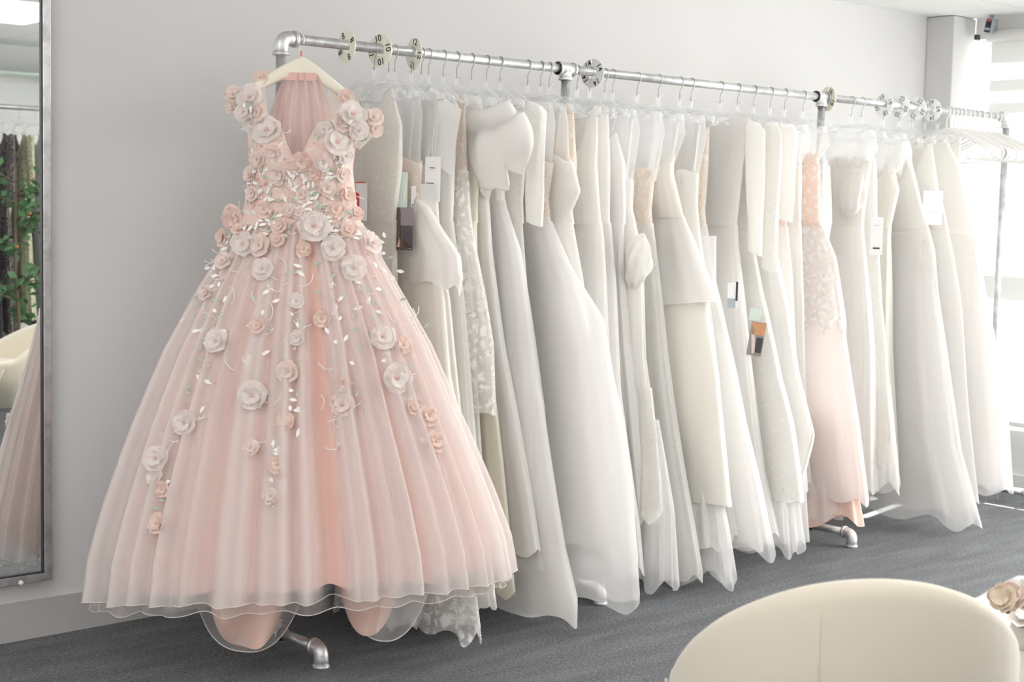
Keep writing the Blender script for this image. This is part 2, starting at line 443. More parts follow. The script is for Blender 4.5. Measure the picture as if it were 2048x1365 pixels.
# security camera by the blind
sc_ = thing('security_camera', 'small grey and black security camera above the roller blind', 'camera', (XW - .09, .30, 2.575), 0)
MB().lathe([(.012, -.02), (.012, -.001)], 16).build('mount', M['grey_plastic'], sc_)
Mr = Matrix.Translation((0, 0, -.058)) @ Matrix.Rotation(math.radians(12), 4, 'X')
bevel(MB().box((-.03, -.022, -.042), (.03, .022, .042), 0, Mr).build('body', M['grey_plastic'], sc_, smooth=False), .008, 3)
bevel(MB().box((-.033, -.016, -.036), (-.029, .018, .034), 0, Mr).build('face', M['dark'], sc_, smooth=False), .001)
MB().lathe([(.011, 0), (.011, .004), (.006, .005)], 20).build('lens', M['black'], sc_).matrix_local = Mr @ Matrix.Translation((-.033, 0, .006)) @ Matrix.Rotation(-PI / 2, 4, 'Y')
MB().box((-.035, -.014, -.024), (-.0325, .014, -.012), 0, Mr).build('sensor', M['grey_plastic'], sc_, smooth=False)
MB().box((-.035, -.012, .024), (-.0325, .014, .031), 0, Mr).build('red_stripe', M['red'], sc_, smooth=False)

# ------------------------------------------------------------------ pipe rack
HR = 2.0; RP = .0168; RF = .0235
POSTS = [0, 1.2786, 2.8885, 4.4877]; HF = .2604
rack = thing('clothes_rack', 'long galvanised pipe clothes rack carrying the dresses', 'clothes rack', (0, 0, 0))
def elbow(mb, a, corner, b, r):
    a, corner, b = Vector(a), Vector(corner), Vector(b)
    pts = [a]
    p1 = corner + (a - corner).normalized() * .03; p2 = corner + (b - corner).normalized() * .03
    for k in range(9):
        t = k / 8; pts.append((1 - t) ** 2 * p1 + 2 * t * (1 - t) * corner + t * t * p2)
    pts.append(b); mb.tube(pts, r, 20)
    for e in (a, b):
        d = (corner - e).normalized(); mb.tube([e - d * .001, e + d * .010], r * 1.15, 20)
def tee(mb, c, d, up, r, l=.042):
    c, d, up = Vector(c), Vector(d), Vector(up)
    mb.tube([c - d * l, c + d * l], r, 20); mb.tube([c, c + up * l], r, 20)
    for s in (-1, 1): mb.tube([c + d * s * (l - .010), c + d * s * l], r * 1.13, 20)
    mb.tube([c + up * (l - .010), c + up * l], r * 1.13, 20)
for i in range(3):
    MB().tube([(POSTS[i] + .02, 0, HR), (POSTS[i + 1] - .02, 0, HR)], RP, 20).build('rail', M['pipe'], rack)
for i, px in enumerate(POSTS):
    MB().tube([(px, 0, .06), (px, 0, HR - .03)], RP, 20).build('post', M['pipe'], rack)
    f = MB()
    if i in (0, 3):
        s = 1 if i == 0 else -1
        elbow(f, (px, 0, HR - .055), (px, 0, HR), (px + s * .055, 0, HR), RF); f.build('elbow_fitting', M['fitting'], rack)
    else:
        tee(f, (px, 0, HR), (1, 0, 0), (0, 0, -1), RF); f.build('tee_fitting', M['fitting'], rack)
    f = MB(); tee(f, (px, 0, .062), (0, 1, 0), (0, 0, 1), RF); f.build('foot_tee', M['fitting'], rack)
    for s in (-1, 1):
        MB().tube([(px, s * .03, .062), (px, s * (HF - .04), .062)], RP, 20).build('foot_pipe', M['pipe'], rack)
        f = MB(); elbow(f, (px, s * (HF - .045), .062), (px, s * HF, .062), (px, s * HF, .001), RF)
        f.build('foot_elbow', M['fitting'], rack)

# ------------------------------------------------------------------ size discs
TXT = {}
def text_mesh(s, size, ink='black'):
    if (s, size) in TXT: return TXT[(s, size)]
    cu = bpy.data.curves.new('lettering', 'FONT'); cu.body = s; cu.size = size; cu.align_x = 'CENTER'; cu.align_y = 'CENTER'; cu.extrude = .0003; cu.offset = .0002
    o = bpy.data.objects.new('lettering', cu); COL.objects.link(o)
    dg = bpy.context.evaluated_depsgraph_get()
    me = bpy.data.meshes.new_from_object(o.evaluated_get(dg))
    bpy.data.objects.remove(o); bpy.data.curves.remove(cu)
    me.materials.clear(); me.materials.append(M[ink])
    TXT[(s, size)] = me
    return me
def disc(x, num, mat, yaw, roll, slit, colour):
    # local frame: disc in the YZ plane, printed side towards -X
    d = thing('size_disc', '%s round rail divider disc printed with the number %s' % (colour, num), 'size divider', (x, 0, HR - .005), math.radians(-yaw), 'size divider discs on the rail')
    R0, R1, th = .022, .0545, .0015; n = 72; mb = MB(); vs = []; gap = math.radians(2.2)
    for k in range(n + 1):
        a = math.radians(slit) + gap + (2 * PI - 2 * gap) * k / n       # clockwise from top as seen from -X
        for (r, xx) in ((R0, -th), (R1, -th), (R1, th), (R0, th)):
            vs.append((xx, -r * math.sin(a), r * math.cos(a)))
    fs = []
    for k in range(n):
        for j in range(4):
            fs.append((k * 4 + j, k * 4 + (j + 1) % 4, (k + 1) * 4 + (j + 1) % 4, (k + 1) * 4 + j))
    fs += [(3, 2, 1, 0), (n * 4, n * 4 + 1, n * 4 + 2, n * 4 + 3)]
    mb.add(vs, fs).build('disc', mat, d, smooth=False)
    me = text_mesh(num, .031, 'grey_print' if colour == 'white' else 'black')  # white discs get the ink paled for haze
    for k in range(4):
        a = math.radians(roll + 90 * k)
        # text basis: right = -Y rotated, up = outward
        up = Vector((0, -math.sin(a), math.cos(a))); right = Vector((0, -math.cos(a), -math.sin(a))); nrm = Vector((-1, 0, 0))
        Mx = Matrix((right, up, nrm)).transposed().to_4x4()
        Mx.translation = up * .0385 + nrm * (th + .0006)
        o = bpy.data.objects.new('printed_number', me); link(o, d); o.matrix_local = Mx
for x, num, mk, yaw, roll, slit, colour in (
        (.259, '8', 'disc_cream', 4, 62, -18, 'cream'), (.398, '10', 'disc_cream', -9, -12, 42, 'cream'), (.546, '12', 'disc_cream', 9, 100, 14, 'cream'),
        (1.423, '14', 'disc_grey', -7, 58, -8, 'grey'), (2.935, '16', 'disc_cream', 14, 118, 8, 'cream'), (3.376, '18', 'disc_white', 6, -22, 60, 'white'),
        (3.509, '20', 'disc_white', 7, 108, 10, 'white'), (3.654, '22', 'disc_white', 6, 28, -20, 'white'), (3.785, '24', 'disc_white', 6, -8, 40, 'white')):
    disc(x, num, M[mk], yaw, roll, slit, colour)

# ------------------------------------------------------------------ hangers
def hook_pts(drop):
    pts = [(0, .014, -.012)]
    for k in range(11):
        a = math.radians(-35 + 215 * k / 10)
        pts.append((0, .0185 * math.cos(a), .0185 * math.sin(a)))
    pts += [(0, -.0175, -.012), (0, -.009, -.026), (0, -.001, -.037), (0, 0, -drop)]
    return pts
def arm_strip(mb, pts, w, t):
    """flat arm of a hanger: centre line pts (y, z), height w(i), thickness t along x"""
    n = len(pts); vs = []; fs = []
    for i, (y, z) in enumerate(pts):
        h = w[i] / 2
        vs += [(-t / 2, y, z - h), (t / 2, y, z - h), (t / 2, y, z + h), (-t / 2, y, z + h)]
    for i in range(n - 1):
        for j in range(4):
            fs.append((i * 4 + j, i * 4 + (j + 1) % 4, (i + 1) * 4 + (j + 1) % 4, (i + 1) * 4 + j))
    fs += [(3, 2, 1, 0), tuple((n - 1) * 4 + j for j in range(4))]
    mb.add(vs, fs)
def make_clear_hanger():
    o = thing('dress_hanger', 'x', 'hanger', (0, 0, HR))
    MB().tube(hook_pts(.075), .0016, 8).build('hook', M['hook'], o)
    mb = MB()
    ys = np.linspace(-.20, .20, 25)
    pts = [(y, -.105 - .055 * (abs(y) / .2) ** 1.1 - .012 * math.cos(abs(y) / .2 * PI * 2)) for y in ys]
    arm_strip(mb, pts, [.016 - .006 * abs(y) / .2 for y in ys], .010)
    mb.box((-.006, -.006, -.105), (.006, .006, -.066))
    mb.box((-.005, -.022, -.068), (.005, .022, -.063))
    mb.build('body', M['clear'], o, smooth=False)
    for s in (-1, 1):
        b = MB(); b.box((-.006, s * .125 - .003, -.175), (.006, s * .125 + .003, -.14)); b.box((-.006, s * .125 - .010, -.178), (.006, s * .125 + .010, -.172))
        b.build('strap_clip', M['clear'], o, smooth=False)
    MB().tube([(0, -.17, -.165), (0, 0, -.186), (0, .17, -.165)], .0028, 8).build('lower_bar', M['clear'], o)
    return o
def dup(root, loc, rotz=0, label=None, group=None):
    r = root.copy(); COL.objects.link(r); r.location = loc; r.rotation_euler = (0, 0, rotz)
    if label: r['label'] = label
    if group: r['group'] = group
    for ch in list(root.children):
        c = ch.copy(); COL.objects.link(c); c.parent = r
        for g in ch.children:
            d = g.copy(); COL.objects.link(d); d.parent = c
    return r
clear0 = make_clear_hanger(); clear_used = [False]
def clear_hanger(x, label, rot):
    if not clear_used[0]:
        clear_used[0] = True; o = clear0; o.location = (x, 0, HR); o.rotation_euler = (0, 0, rot); o['label'] = label; o['group'] = 'clear plastic dress hangers'; return o
    return dup(clear0, (x, 0, HR), rot, label, 'clear plastic dress hangers')

# ------------------------------------------------------------------ dress builder
def ring(z, front, back, thick, na, folds, amp, e=.75, ph=0.0):
    """closed cross-section of a hanging dress at each height z (array): y from front(z) to back(z), thickness along x"""
    ang = np.linspace(0, 2 * PI, na, endpoint=False)
    yf = interp(z, front); yb = interp(z, back); tx = interp(z, thick) / 2
    yc = (yf + yb) / 2; ly = (yb - yf) / 2
    cx = spow(np.cos(ang), e); cy = spow(np.sin(ang), .95)
    F = sum(w * np.sin(n * ang + p) for n, w, p in folds)
    nx = np.cos(ang); ny = np.sin(ang)
    d = amp[:, None] * F[None, :]
    X = tx[:, None] * cx[None, :] * (1 + 0) + d * nx[None, :]
    Y = yc[:, None] + ly[:, None] * cy[None, :] + d * ny[None, :] * .6
    return X, Y, ang
def folds_for(r, base=9):
    return [(base, .55, r.uniform(0, 6.28)), (base + 6 + r.randint(0, 3), .35, r.uniform(0, 6.28)), (base * 2 + 7, .18, r.uniform(0, 6.28)), (3, .35, r.uniform(0, 6.28))]
def dress_skirt(name, parent, mat, front, back, thick, zt, hem, seed, amp=.016, nz=34, na=150, base=9, hem_wave=.012, hem_tilt=0.0, tilt_x=0.0):
    r = random.Random(seed)
    t = np.linspace(0, 1, nz) ** .9
    z = zt + (hem - zt) * t
    A = amp * np.clip(t, 0, 1) ** .7
    X, Y, ang = ring(z, front, back, thick, na, folds_for(r, base), A)
    hz = hem_wave * (np.sin(base * ang + r.uniform(0, 6)) + .6 * np.sin(5 * ang + r.uniform(0, 6))) + hem_tilt * np.sin(ang)
    Z = z[:, None] + (t ** 3)[:, None] * hz[None, :]
    sway = .006 * np.sin(z * 5 + r.uniform(0, 6))
    P = np.stack([X + sway[:, None] + tilt_x * t[:, None], Y, Z], -1)
    return MB().grid(P, True).build(name, mat, parent)
def dress_bodice(parent, mat, front, back, thick, zw, top, seed, amp=.003, na=110, name='bodice'):
    """top: function y -> neckline height"""
    r = random.Random(seed + 5)
    nz = 26; t = np.linspace(0, 1, nz)
    fl = folds_for(r, 6)
    ang = np.linspace(0, 2 * PI, na, endpoint=False)
    F = sum(w * np.sin(n * ang + p) for n, w, p in fl)
    ztop = np.array([top(float(v)) for v in np.linspace(-.32, .32, 129)])
    yy = np.linspace(-.32, .32, 129)
    P = np.zeros((nz, na, 3))
    # two passes so that the neckline height is read at the right y
    zt = np.full(na, 1.6)
    for it in range(3):
        yf = interp(zt, front); yb = interp(zt, back)
        Yt = (yf + yb) / 2 + (yb - yf) / 2 * spow(np.sin(ang), .95)
        zt = np.interp(Yt, yy, ztop)
    for k in range(nz):
        z = zw + (zt - zw) * t[k]
        yf = interp(z, front); yb = interp(z, back); tx = interp(z, thick) / 2
        P[k, :, 0] = tx * spow(np.cos(ang), .75) + amp * F * np.cos(ang)
        P[k, :, 1] = (yf + yb) / 2 + (yb - yf) / 2 * spow(np.sin(ang), .95)
        P[k, :, 2] = z
    return MB().grid(P, True).build(name, mat, parent)
def strap(parent, mat, y0, z0, y1, z1, w=.010, x0=.0, name='strap', bulge=.0):
    mb = MB(); vs = []; n = 10
    for i in range(n + 1):
        t = i / n
        y = y0 + (y1 - y0) * t + bulge * math.sin(PI * t); z = z0 + (z1 - z0) * t; xx = x0 + (0 - x0) * t
        vs += [(xx - .001, y - w / 2, z), (xx + .001, y + w / 2, z)]
    fs = [(2 * i, 2 * i + 1, 2 * i + 3, 2 * i + 2) for i in range(n)]
    return mb.add(vs, fs).build(name, mat, parent)
def sleeve(parent, mat, y0, z0, y1, z1, r0, r1, seed, flat=.55, name='sleeve'):
    r = random.Random(seed); nz = 22; na = 26
    P = np.zeros((nz, na, 3)); ang = np.linspace(0, 2 * PI, na, endpoint=False); ph = r.uniform(0, 6)
    for k in range(nz):
        t = k / (nz - 1)
        c = (y0 + (y1 - y0) * t ** .8, z0 + (z1 - z0) * t); rr = (r0 + (r1 - r0) * t) * (1 + .05 * math.sin(9 * t + ph))
        if k == 0: rr *= .55
        d = .0025 * np.sin(6 * ang + ph + 5 * t)
        P[k, :, 0] = (rr * flat + d) * np.cos(ang); P[k, :, 1] = c[0] + (rr + d) * np.sin(ang); P[k, :, 2] = c[1] + .01 * np.sin(ang)
    return MB().grid(P, True).build(name, mat, parent)
def ruffle(parent, mat, y0, y1, z, h, x, amp, waves, seed, name='train_flounce', depth=.05):
    """a full, wavy under-layer that shows below the hem, from y0 (front) to y1 (back)"""
    fr = [(z + .34, y0 * .72), (z, y0 * .92), (z - h, y0)]; bk = [(z + .34, y1 * .7 + .02), (z - h, y1)]
    return dress_skirt(name, parent, mat, fr, bk, [(z + .34, .05), (z - h, .12)], z + .34, z - h, seed, amp=amp * 1.4, nz=22, na=130, base=waves + 2, hem_wave=.022, hem_tilt=-.02, tilt_x=x)

def flat_back(front, f=.85, lim=.46):
    return [(z, min(lim, -y * f)) for z, y in front]
def sweet(zt, dip=.03, side=.03):
    return lambda y: zt - dip * math.exp(-(y / .025) ** 2) - side * (min(abs(y), .2) / .14) ** 2
def vneck(depth=.22, zs=1.865):
    def f(y):
        a = abs(y)
        if a < .10: return zs - depth * (1 - a / .10)
        return zs - .03 * (a - .10) / .1
    return f
def boat(zs=1.862):
    return lambda y: zs - .035 * (1 - min(abs(y) / .11, 1)) - .04 * max(0, abs(y) - .10) / .1

DRESSES = []
def dress(x, label, front, hem, zw=1.42, bod='satin', skirt='satin', top=None, tw=.05, th=.13, seed=0, strap_y=.10, strap_mat=None,
          overlay=None, sleeves=None, amp=.014, base=9, hem_tilt=0.0, strap_z=None, strap_w=.010, back_f=.85, hem_wave=.012, illusion=None, name='wedding_dress', group='dresses hanging on the rack', cat='dress', y=0.0, rotz=0.0):
    d = thing(name, label, cat, (x, y, 0), rotz, group)
    front = sorted(front); back = flat_back(front, back_f)
    thick = [(1.90, .014), (1.80, .035), (1.62, tw + .02), (1.42, tw), (1.1, tw + (th - tw) * .5), (.6, tw + (th - tw) * .85), (.0, th)]
    if illusion is None: illusion = top is None
    top = top or sweet(max(p[0] for p in front) - .01)
    dress_bodice(d, M[bod], front, back, thick, zw, top, seed)
    dress_skirt('skirt', d, M[skirt], front, back, thick, zw + .006, hem, seed, amp=amp, base=base, hem_tilt=hem_tilt, hem_wave=hem_wave)
    if strap_z is not None:
        for s in (-1, 1):
            strap(d, M[strap_mat or bod], s * strap_y, strap_z, s * min(.135, strap_y * 1.15), 1.85, strap_w, -.012)
    if illusion:
        zt = max(p[0] for p in front) - .01; yt = -interp(zt, front) * .9
        fr2 = [(zt - .06, -yt * 1.02), (1.78, -.15), (1.87, -.13)]
        dress_bodice(d, M['tulle_thin'], fr2, [(z, -y) for z, y in fr2], [(1.9, .012), (1.8, .03), (zt - .06, tw + .015)], zt - .06, boat(1.865), seed + 3, name='illusion_yoke')
    if overlay:
        for k, ov in enumerate(overlay):
            of = sorted(ov['front']); ob = flat_back(of, back_f, .48)
            dress_skirt(ov.get('name', 'overskirt'), d, M[ov['mat']], of, ob, [(z, t + .006 + .05 * min(1, max(0, ov['top'] - z))) for z, t in thick] + [(ov['top'], interp(ov['top'], thick) + .004)], ov['top'], ov['hem'], seed, amp=amp, base=base, hem_tilt=ov.get('tilt', 0), hem_wave=ov.get('wave', .012))
    if sleeves:
        for s in (-1, 1):
            sleeve(d, M[sleeves['mat']], s * .185, 1.845, s * sleeves['y1'], sleeves['z1'], sleeves.get('r0', .05), sleeves.get('r1', .038), seed + s)
    DRESSES.append(d)
    return d

# 1 -- 34, in the order they hang from the blush gown towards the window
d = dress(.375, 'ivory beaded leaf-lace dress hanging right behind the blush gown', [(1.86, -.10), (1.74, -.15), (1.6, -.15), (1.41, -.12), (1.2, -.14), (.9, -.16), (.4, -.2), (.1, -.22)], .14,
      bod='lace_ivory', skirt='lace_ivory', top=vneck(.2), th=.08, seed=1, base=7)
ruffle(d, M['lace_net'], -.30, .12, .30, .22, -.02, .018, 4, 3)
d = dress(.463, 'white dress with lace strapless bodice, organza peplum flap and photo tag', [(1.66, -.15), (1.53, -.14), (1.45, -.17), (1.33, -.22), (1.18, -.27), (.91, -.32), (.78, -.38), (.64, -.45), (.49, -.52), (.25, -.56)], .22,
      bod='lace_nude', skirt='satin', th=.09, seed=2, strap_z=1.62, strap_mat='tulle', strap_w=.012,
      overlay=[dict(name='peplum', mat='satin_white', front=[(1.53, -.10), (1.47, -.19), (1.4, -.26), (1.33, -.35), (1.28, -.36), (1.1, -.30)], top=1.50, hem=1.25, tilt=.05)])
ruffle(d, M['lace_net'], -.52, -.05, .26, .2, -.03, .02, 5, 4)
dress(.535, 'narrow satin slip dress with thin straps between two lace gowns', [(1.64, -.14), (1.55, -.14), (1.36, -.17), (1.16, -.23), (.7, -.3), (.2, -.4)], .2, bod='satin', skirt='satin', th=.07, seed=3, strap_z=1.6)
d = dress(.612, 'white crepe dress with folded satin collar sleeves and white swing tags', [(1.87, -.12), (1.8, -.17), (1.74, -.15), (1.6, -.14), (1.41, -.14), (1.16, -.2), (.6, -.3), (.1, -.4)], .12, bod='satin_white', skirt='crepe', top=boat(), th=.07, seed=4)
P = np.zeros((14, 12, 3))
for i in range(14):
    for j in range(12):
        u = i / 13; v = j / 11
        P[i, j] = (-.035 - .035 * math.sin(PI * v) * (1 - u * .3), -.05 - .17 * v + .05 * u, 1.875 - .22 * u - .06 * v + .02 * math.sin(4 * v))
MB().grid(P).build('folded_collar', M['satin_white'], d)
dress(.678, 'dress under a sheer lace cape that ends at knee height', [(1.8, -.12), (1.62, -.13), (1.45, -.13), (1.33, -.15), (1.16, -.17), (.77, -.22), (.3, -.3), (.1, -.34)], .12, bod='lace_nude', skirt='crepe', top=vneck(.3), th=.07, seed=5,
      overlay=[dict(name='lace_cape', mat='lace_net', front=[(1.62, -.14), (1.45, -.16), (1.33, -.19), (1.16, -.24), (1.01, -.28), (.77, -.30)], top=1.6, hem=.77, wave=.004)])
dress(.74, 'plain ivory satin dress with wide straps beside the lace cape dress', [(1.66, -.13), (1.5, -.12), (1.32, -.13), (.98, -.2), (.4, -.32), (.1, -.38)], .14, bod='satin_warm', skirt='satin_warm', th=.06, seed=6, strap_z=1.62, strap_w=.02)
d = dress(.81, 'white satin ball dress with a huge gathered off-shoulder ruffle', [(1.62, -.14), (1.5, -.10), (1.32, -.13), (.98, -.21), (.78, -.27), (.3, -.4), (.1, -.45)], .28, bod='satin_white', skirt='satin_white', th=.09, seed=7, strap_z=1.6, amp=.018, base=7)
# gathered ruffle: a puffed, folded band across the bust
def puff(parent, c, ry, rz, rx, seed, name, mat, tilt=0.0, lob=5, f=.16):
    r = random.Random(seed); nu, nv = 40, 28; P = np.zeros((nv, nu, 3)); p1, p2, p3 = (r.uniform(0, 6) for _ in range(3))
    for k in range(nv):
        th = PI * (k + .02) / (nv - 1 + .04)
        for j in range(nu):
            a = 2 * PI * j / nu
            q = 1 + f * math.sin(lob * a + p1 + 2 * th) * math.sin(th) + f * .6 * math.sin((lob + 3) * a + p2 - 3 * th) * math.sin(th)
            yy = ry * math.sin(th) * math.sin(a) * q; zz = rz * math.cos(th) * (1 + .12 * math.sin(3 * a + p3)); xx = rx * math.sin(th) * math.cos(a) * q
            P[k, j] = (c[0] + xx, c[1] + yy * math.cos(tilt) - zz * math.sin(tilt), c[2] + zz * math.cos(tilt) + yy * math.sin(tilt))
    return MB().grid(P, True).build(name, mat, parent)
def flounce(parent, name, mat, y0, z0, y1, z1, drop, x, bulge, folds, seed, tip=.05):
    """a deep gathered band: top edge from (y0, z0) to (y1, z1), falling by drop with rolling folds"""
    r = random.Random(seed); m, n = 30, 70; P = np.zeros((m, n, 3)); p1, p2 = r.uniform(0, 6), r.uniform(0, 6)
    for i in range(m):
        for j in range(n):
            u = i / (m - 1); v = j / (n - 1); e = math.sin(PI * v) ** .5
            f = math.sin(folds * 2 * PI * v + p1 + 1.6 * u) * .5 + .35 * math.sin(folds * 3.3 * PI * v + p2 - 2.4 * u)
            P[i, j] = (x - bulge * math.sin(PI * (.12 + .88 * u) ** .8) * e - .022 * f * (.25 + u) * e, y0 + (y1 - y0) * v - tip * math.sin(PI * u) * v ** 3 + .012 * f * u,
                       z0 + (z1 - z0) * v - drop * u * (1 - .45 * abs(v - .45)) + .028 * f * u + .012 * math.sin(7 * v))
    o = MB().grid(P).build(name, mat, parent)
    m_ = o.modifiers.new('thickness', 'SOLIDIFY'); m_.thickness = .006
    return o
flounce(d, 'gathered_ruffle', M['satin_white'], .06, 1.76, -.31, 1.79, .25, -.03, .075, 3.2, 4)
flounce(d, 'upper_ruffle', M['satin_white'], .03, 1.80, -.25, 1.83, .15, -.045, .06, 1.6, 9, .04)
puff(d, (-.07, -.02, 1.50), .045, .085, .035, 5, 'puff_sleeve', M['satin_white'], .1, 3, .06)
dress(.882, 'plain white A-line tulle skirt dress beneath the big ruffle', [(1.62, -.12), (1.54, -.10), (1.48, -.105), (1.32, -.185), (.98, -.275), (.78, -.335), (.3, -.455), (.13, -.52), (.05, -.52)], .05, zw=1.5, bod='satin', skirt='tulle_full', th=.12, seed=8, strap_z=1.58, amp=.012, base=6,
      overlay=[dict(name='tulle_layer', mat='tulle', front=[(1.48, -.11), (1.32, -.19), (.98, -.28), (.78, -.33), (.3, -.40), (.2, -.43)], top=1.48, hem=.2)])
dress(.947, 'white lace dress with long beaded lace sleeves', [(1.86, -.13), (1.68, -.14), (1.5, -.13), (1.15, -.17), (.6, -.25), (.2, -.35)], .16, bod='lace', skirt='lace', top=vneck(.26), th=.08, seed=9, sleeves=dict(mat='lace_fine', y1=.2, z1=1.42))
dress(1.084, 'white tulle ball dress with nude lace bodice and a sheer wide outer layer', [(1.68, -.14), (1.63, -.14), (1.51, -.12), (1.42, -.14), (1.27, -.235), (.98, -.365), (.55, -.465), (.28, -.555)], .27, zw=1.44, bod='lace_nude', skirt='tulle_full', th=.13, seed=10, strap_z=1.64, strap_mat='nude', strap_w=.016, amp=.012, base=6,
      overlay=[dict(name='sheer_layer', mat='tulle', front=[(1.44, -.14), (1.27, -.25), (1.09, -.42), (.91, -.46), (.75, -.51), (.53, -.56), (.12, -.62), (.05, -.62)], top=1.43, hem=.09)])
d = dress(1.15, 'white lace dress with pointed scalloped lace neckline', [(1.7, -.17), (1.64, -.18), (1.54, -.22), (1.47, -.18), (1.36, -.21), (1.21, -.25), (.97, -.28), (.5, -.35), (.1, -.4)], .3, bod='lace', skirt='tulle_full', th=.07, seed=11, strap_z=1.66, strap_mat='lace')
dress(1.194, 'slim white sequin-flecked dress with a pale nude illusion bodice', [(1.84, -.13), (1.64, -.15), (1.42, -.13), (1.2, -.2), (.9, -.27), (.4, -.34), (.1, -.4)], .3, bod='lace_nude', skirt='lace_fine', top=vneck(.3), th=.06, seed=12)
dress(1.341, 'white tulle dress with a deep pointed V neckline', [(1.86, -.11), (1.74, -.115), (1.65, -.11), (1.51, -.13), (1.36, -.155), (.95, -.2), (.7, -.26), (.2, -.36)], .12, bod='crepe', skirt='tulle_full', top=vneck(.28), th=.11, seed=13, strap_w=.02)
dress(1.41, 'soft white chiffon dress hanging before the tee fitting of the rail', [(1.85, -.10), (1.7, -.11), (1.45, -.12), (1.2, -.16), (.8, -.21), (.3, -.32), (.1, -.35)], .12, bod='tulle_full', skirt='tulle_full', top=boat(), th=.08, seed=33)
dress(1.492, 'white satin dress with long pointed halter straps', [(1.80, -.06), (1.74, -.08), (1.65, -.115), (1.48, -.125), (1.26, -.13), (.94, -.17), (.56, -.24), (.1, -.34)], .3, bod='satin_white', skirt='satin_white', top=vneck(.12, 1.80), th=.08, seed=14, strap_z=1.78, strap_y=.06)
d = dress(1.536, 'white fit and flare dress with corsage ruffles at the hip and lace hem', [(1.62, -.12), (1.48, -.12), (1.31, -.19), (.91, -.21), (.56, -.275), (.43, -.24), (.33, -.22)], .44, bod='crepe', skirt='crepe', th=.08, seed=15, strap_z=1.6)
puff(d, (-.02, -.18, 1.28), .05, .10, .04, 8, 'corsage', M['tulle_full'], .2, 5, .25)
ruffle(d, M['lace'], -.34, .05, .46, .16, -.03, .02, 4, 6, 'lace_hem')
ruffle(d, M['tulle'], -.40, .0, .34, .30, -.02, .03, 4, 7)
dress(1.676, 'ivory corset dress with nude mesh bodice beside the plain satin gown', [(1.66, -.12), (1.6, -.10), (1.48, -.09), (1.31, -.12), (.91, -.2), (.5, -.3), (.1, -.4)], .06, bod='lace_nude', skirt='lace_fine', th=.09, seed=16, strap_z=1.62, strap_mat='tulle', strap_w=.03)
d = dress(1.80, 'heavy plain ivory satin gown with a folded peplum and open hem', [(1.72, -.09), (1.62, -.09), (1.49, -.14), (1.35, -.19), (1.25, -.235), (1.14, -.28), (1.04, -.31), (.85, -.36), (.56, -.405), (.32, -.44)], .34, zw=1.45, bod='satin', skirt='satin', th=.15, seed=17, strap_z=1.68, strap_w=.014, amp=.010, base=4, hem_wave=.006,
      overlay=[dict(name='peplum', mat='satin_white', front=[(1.50, -.12), (1.35, -.215), (1.25, -.27), (1.14, -.335), (1.07, -.365)], top=1.48, hem=1.10, tilt=-.03, wave=.004)])
MB().lathe([(.05, 0), (.055, -.01)], 6).v
ruffle(d, M['lace'], -.42, .0, .33, .18, .0, .02, 4, 9)
ruffle(d, M['tulle'], -.46, -.02, .25, .22, .01, .035, 3, 19)
dress(1.93, 'white crepe dress with slender straps just after the satin gown', [(1.66, -.11), (1.5, -.11), (1.3, -.15), (.9, -.23), (.4, -.32), (.1, -.4)], .18, bod='crepe', skirt='crepe', th=.09, seed=18, strap_z=1.62)
d = dress(2.0, 'white tulle dress with lace cap bodice and a mint hanger ribbon', [(1.82, -.10), (1.73, -.10), (1.48, -.09), (1.2, -.145), (.83, -.255), (.63, -.315), (.43, -.375), (.16, -.44)], .15, bod='lace_nude', skirt='tulle_full', top=vneck(.25, 1.82), th=.12, seed=19, amp=.014, base=6,
      overlay=[dict(name='sheer_layer', mat='tulle', front=[(1.2, -.15), (.83, -.28), (.63, -.34), (.43, -.41), (.12, -.5)], top=1.38, hem=.13, wave=.02)])
strap(d, M['mint'], -.05, 1.885, .05, 1.875, .02, -.012, 'ribbon')
dress(2.184, 'white illusion dress with long sheer tulle sleeves', [(1.885, -.05), (1.86, -.16), (1.67, -.13), (1.42, -.11), (1.32, -.12), (.91, -.2), (.4, -.3), (.1, -.4)], .16, bod='tulle_full', skirt='tulle_full', top=boat(1.88), th=.12, seed=20, sleeves=dict(mat='tulle_full', y1=.215, z1=1.31, r0=.055, r1=.03))
d = dress(2.299, 'white floral lace dress with long lace sleeves and lace hem', [(1.88, -.06), (1.84, -.15), (1.53, -.12), (1.3, -.125), (1.15, -.165), (.94, -.235), (.81, -.275), (.61, -.355), (.45, -.395), (.28, -.43)], .30, bod='lace', skirt='lace', top=boat(1.87), th=.13, seed=21, sleeves=dict(mat='lace', y1=.2, z1=1.24, r0=.05, r1=.035), amp=.012, base=6)
ruffle(d, M['tulle'], -.42, -.02, .28, .2, .0, .03, 4, 11)
d = dress(2.406, 'white dress with a pointed draped train corner beside the blush one', [(1.86, -.12), (1.74, -.12), (1.43, -.11), (1.29, -.165), (1.08, -.235), (.81, -.295), (.56, -.385), (.45, -.355), (.37, -.335)], .36, bod='crepe', skirt='satin_white', top=vneck(.3), th=.10, seed=22, sleeves=dict(mat='tulle_full', y1=.19, z1=1.45))
ruffle(d, M['tulle'], -.36, .0, .38, .30, .0, .03, 3, 12)
dress(2.52, 'white beaded dress with pale pink lace bodice before the third post', [(1.70, -.12), (1.6, -.12), (1.43, -.11), (1.2, -.15), (.8, -.2), (.4, -.26), (.1, -.3)], .3, bod='lace_peach', skirt='tulle_full', th=.08, seed=23, strap_z=1.66, strap_mat='tulle', strap_w=.014)
dress(2.621, 'white tulle sheath dress with wide ribbon straps left of the blush one', [(1.74, -.09), (1.69, -.10), (1.43, -.11), (1.11, -.145), (.45, -.19), (.1, -.25)], .3, bod='lace_fine', skirt='tulle_full', th=.08, seed=24, strap_z=1.70, strap_w=.02)
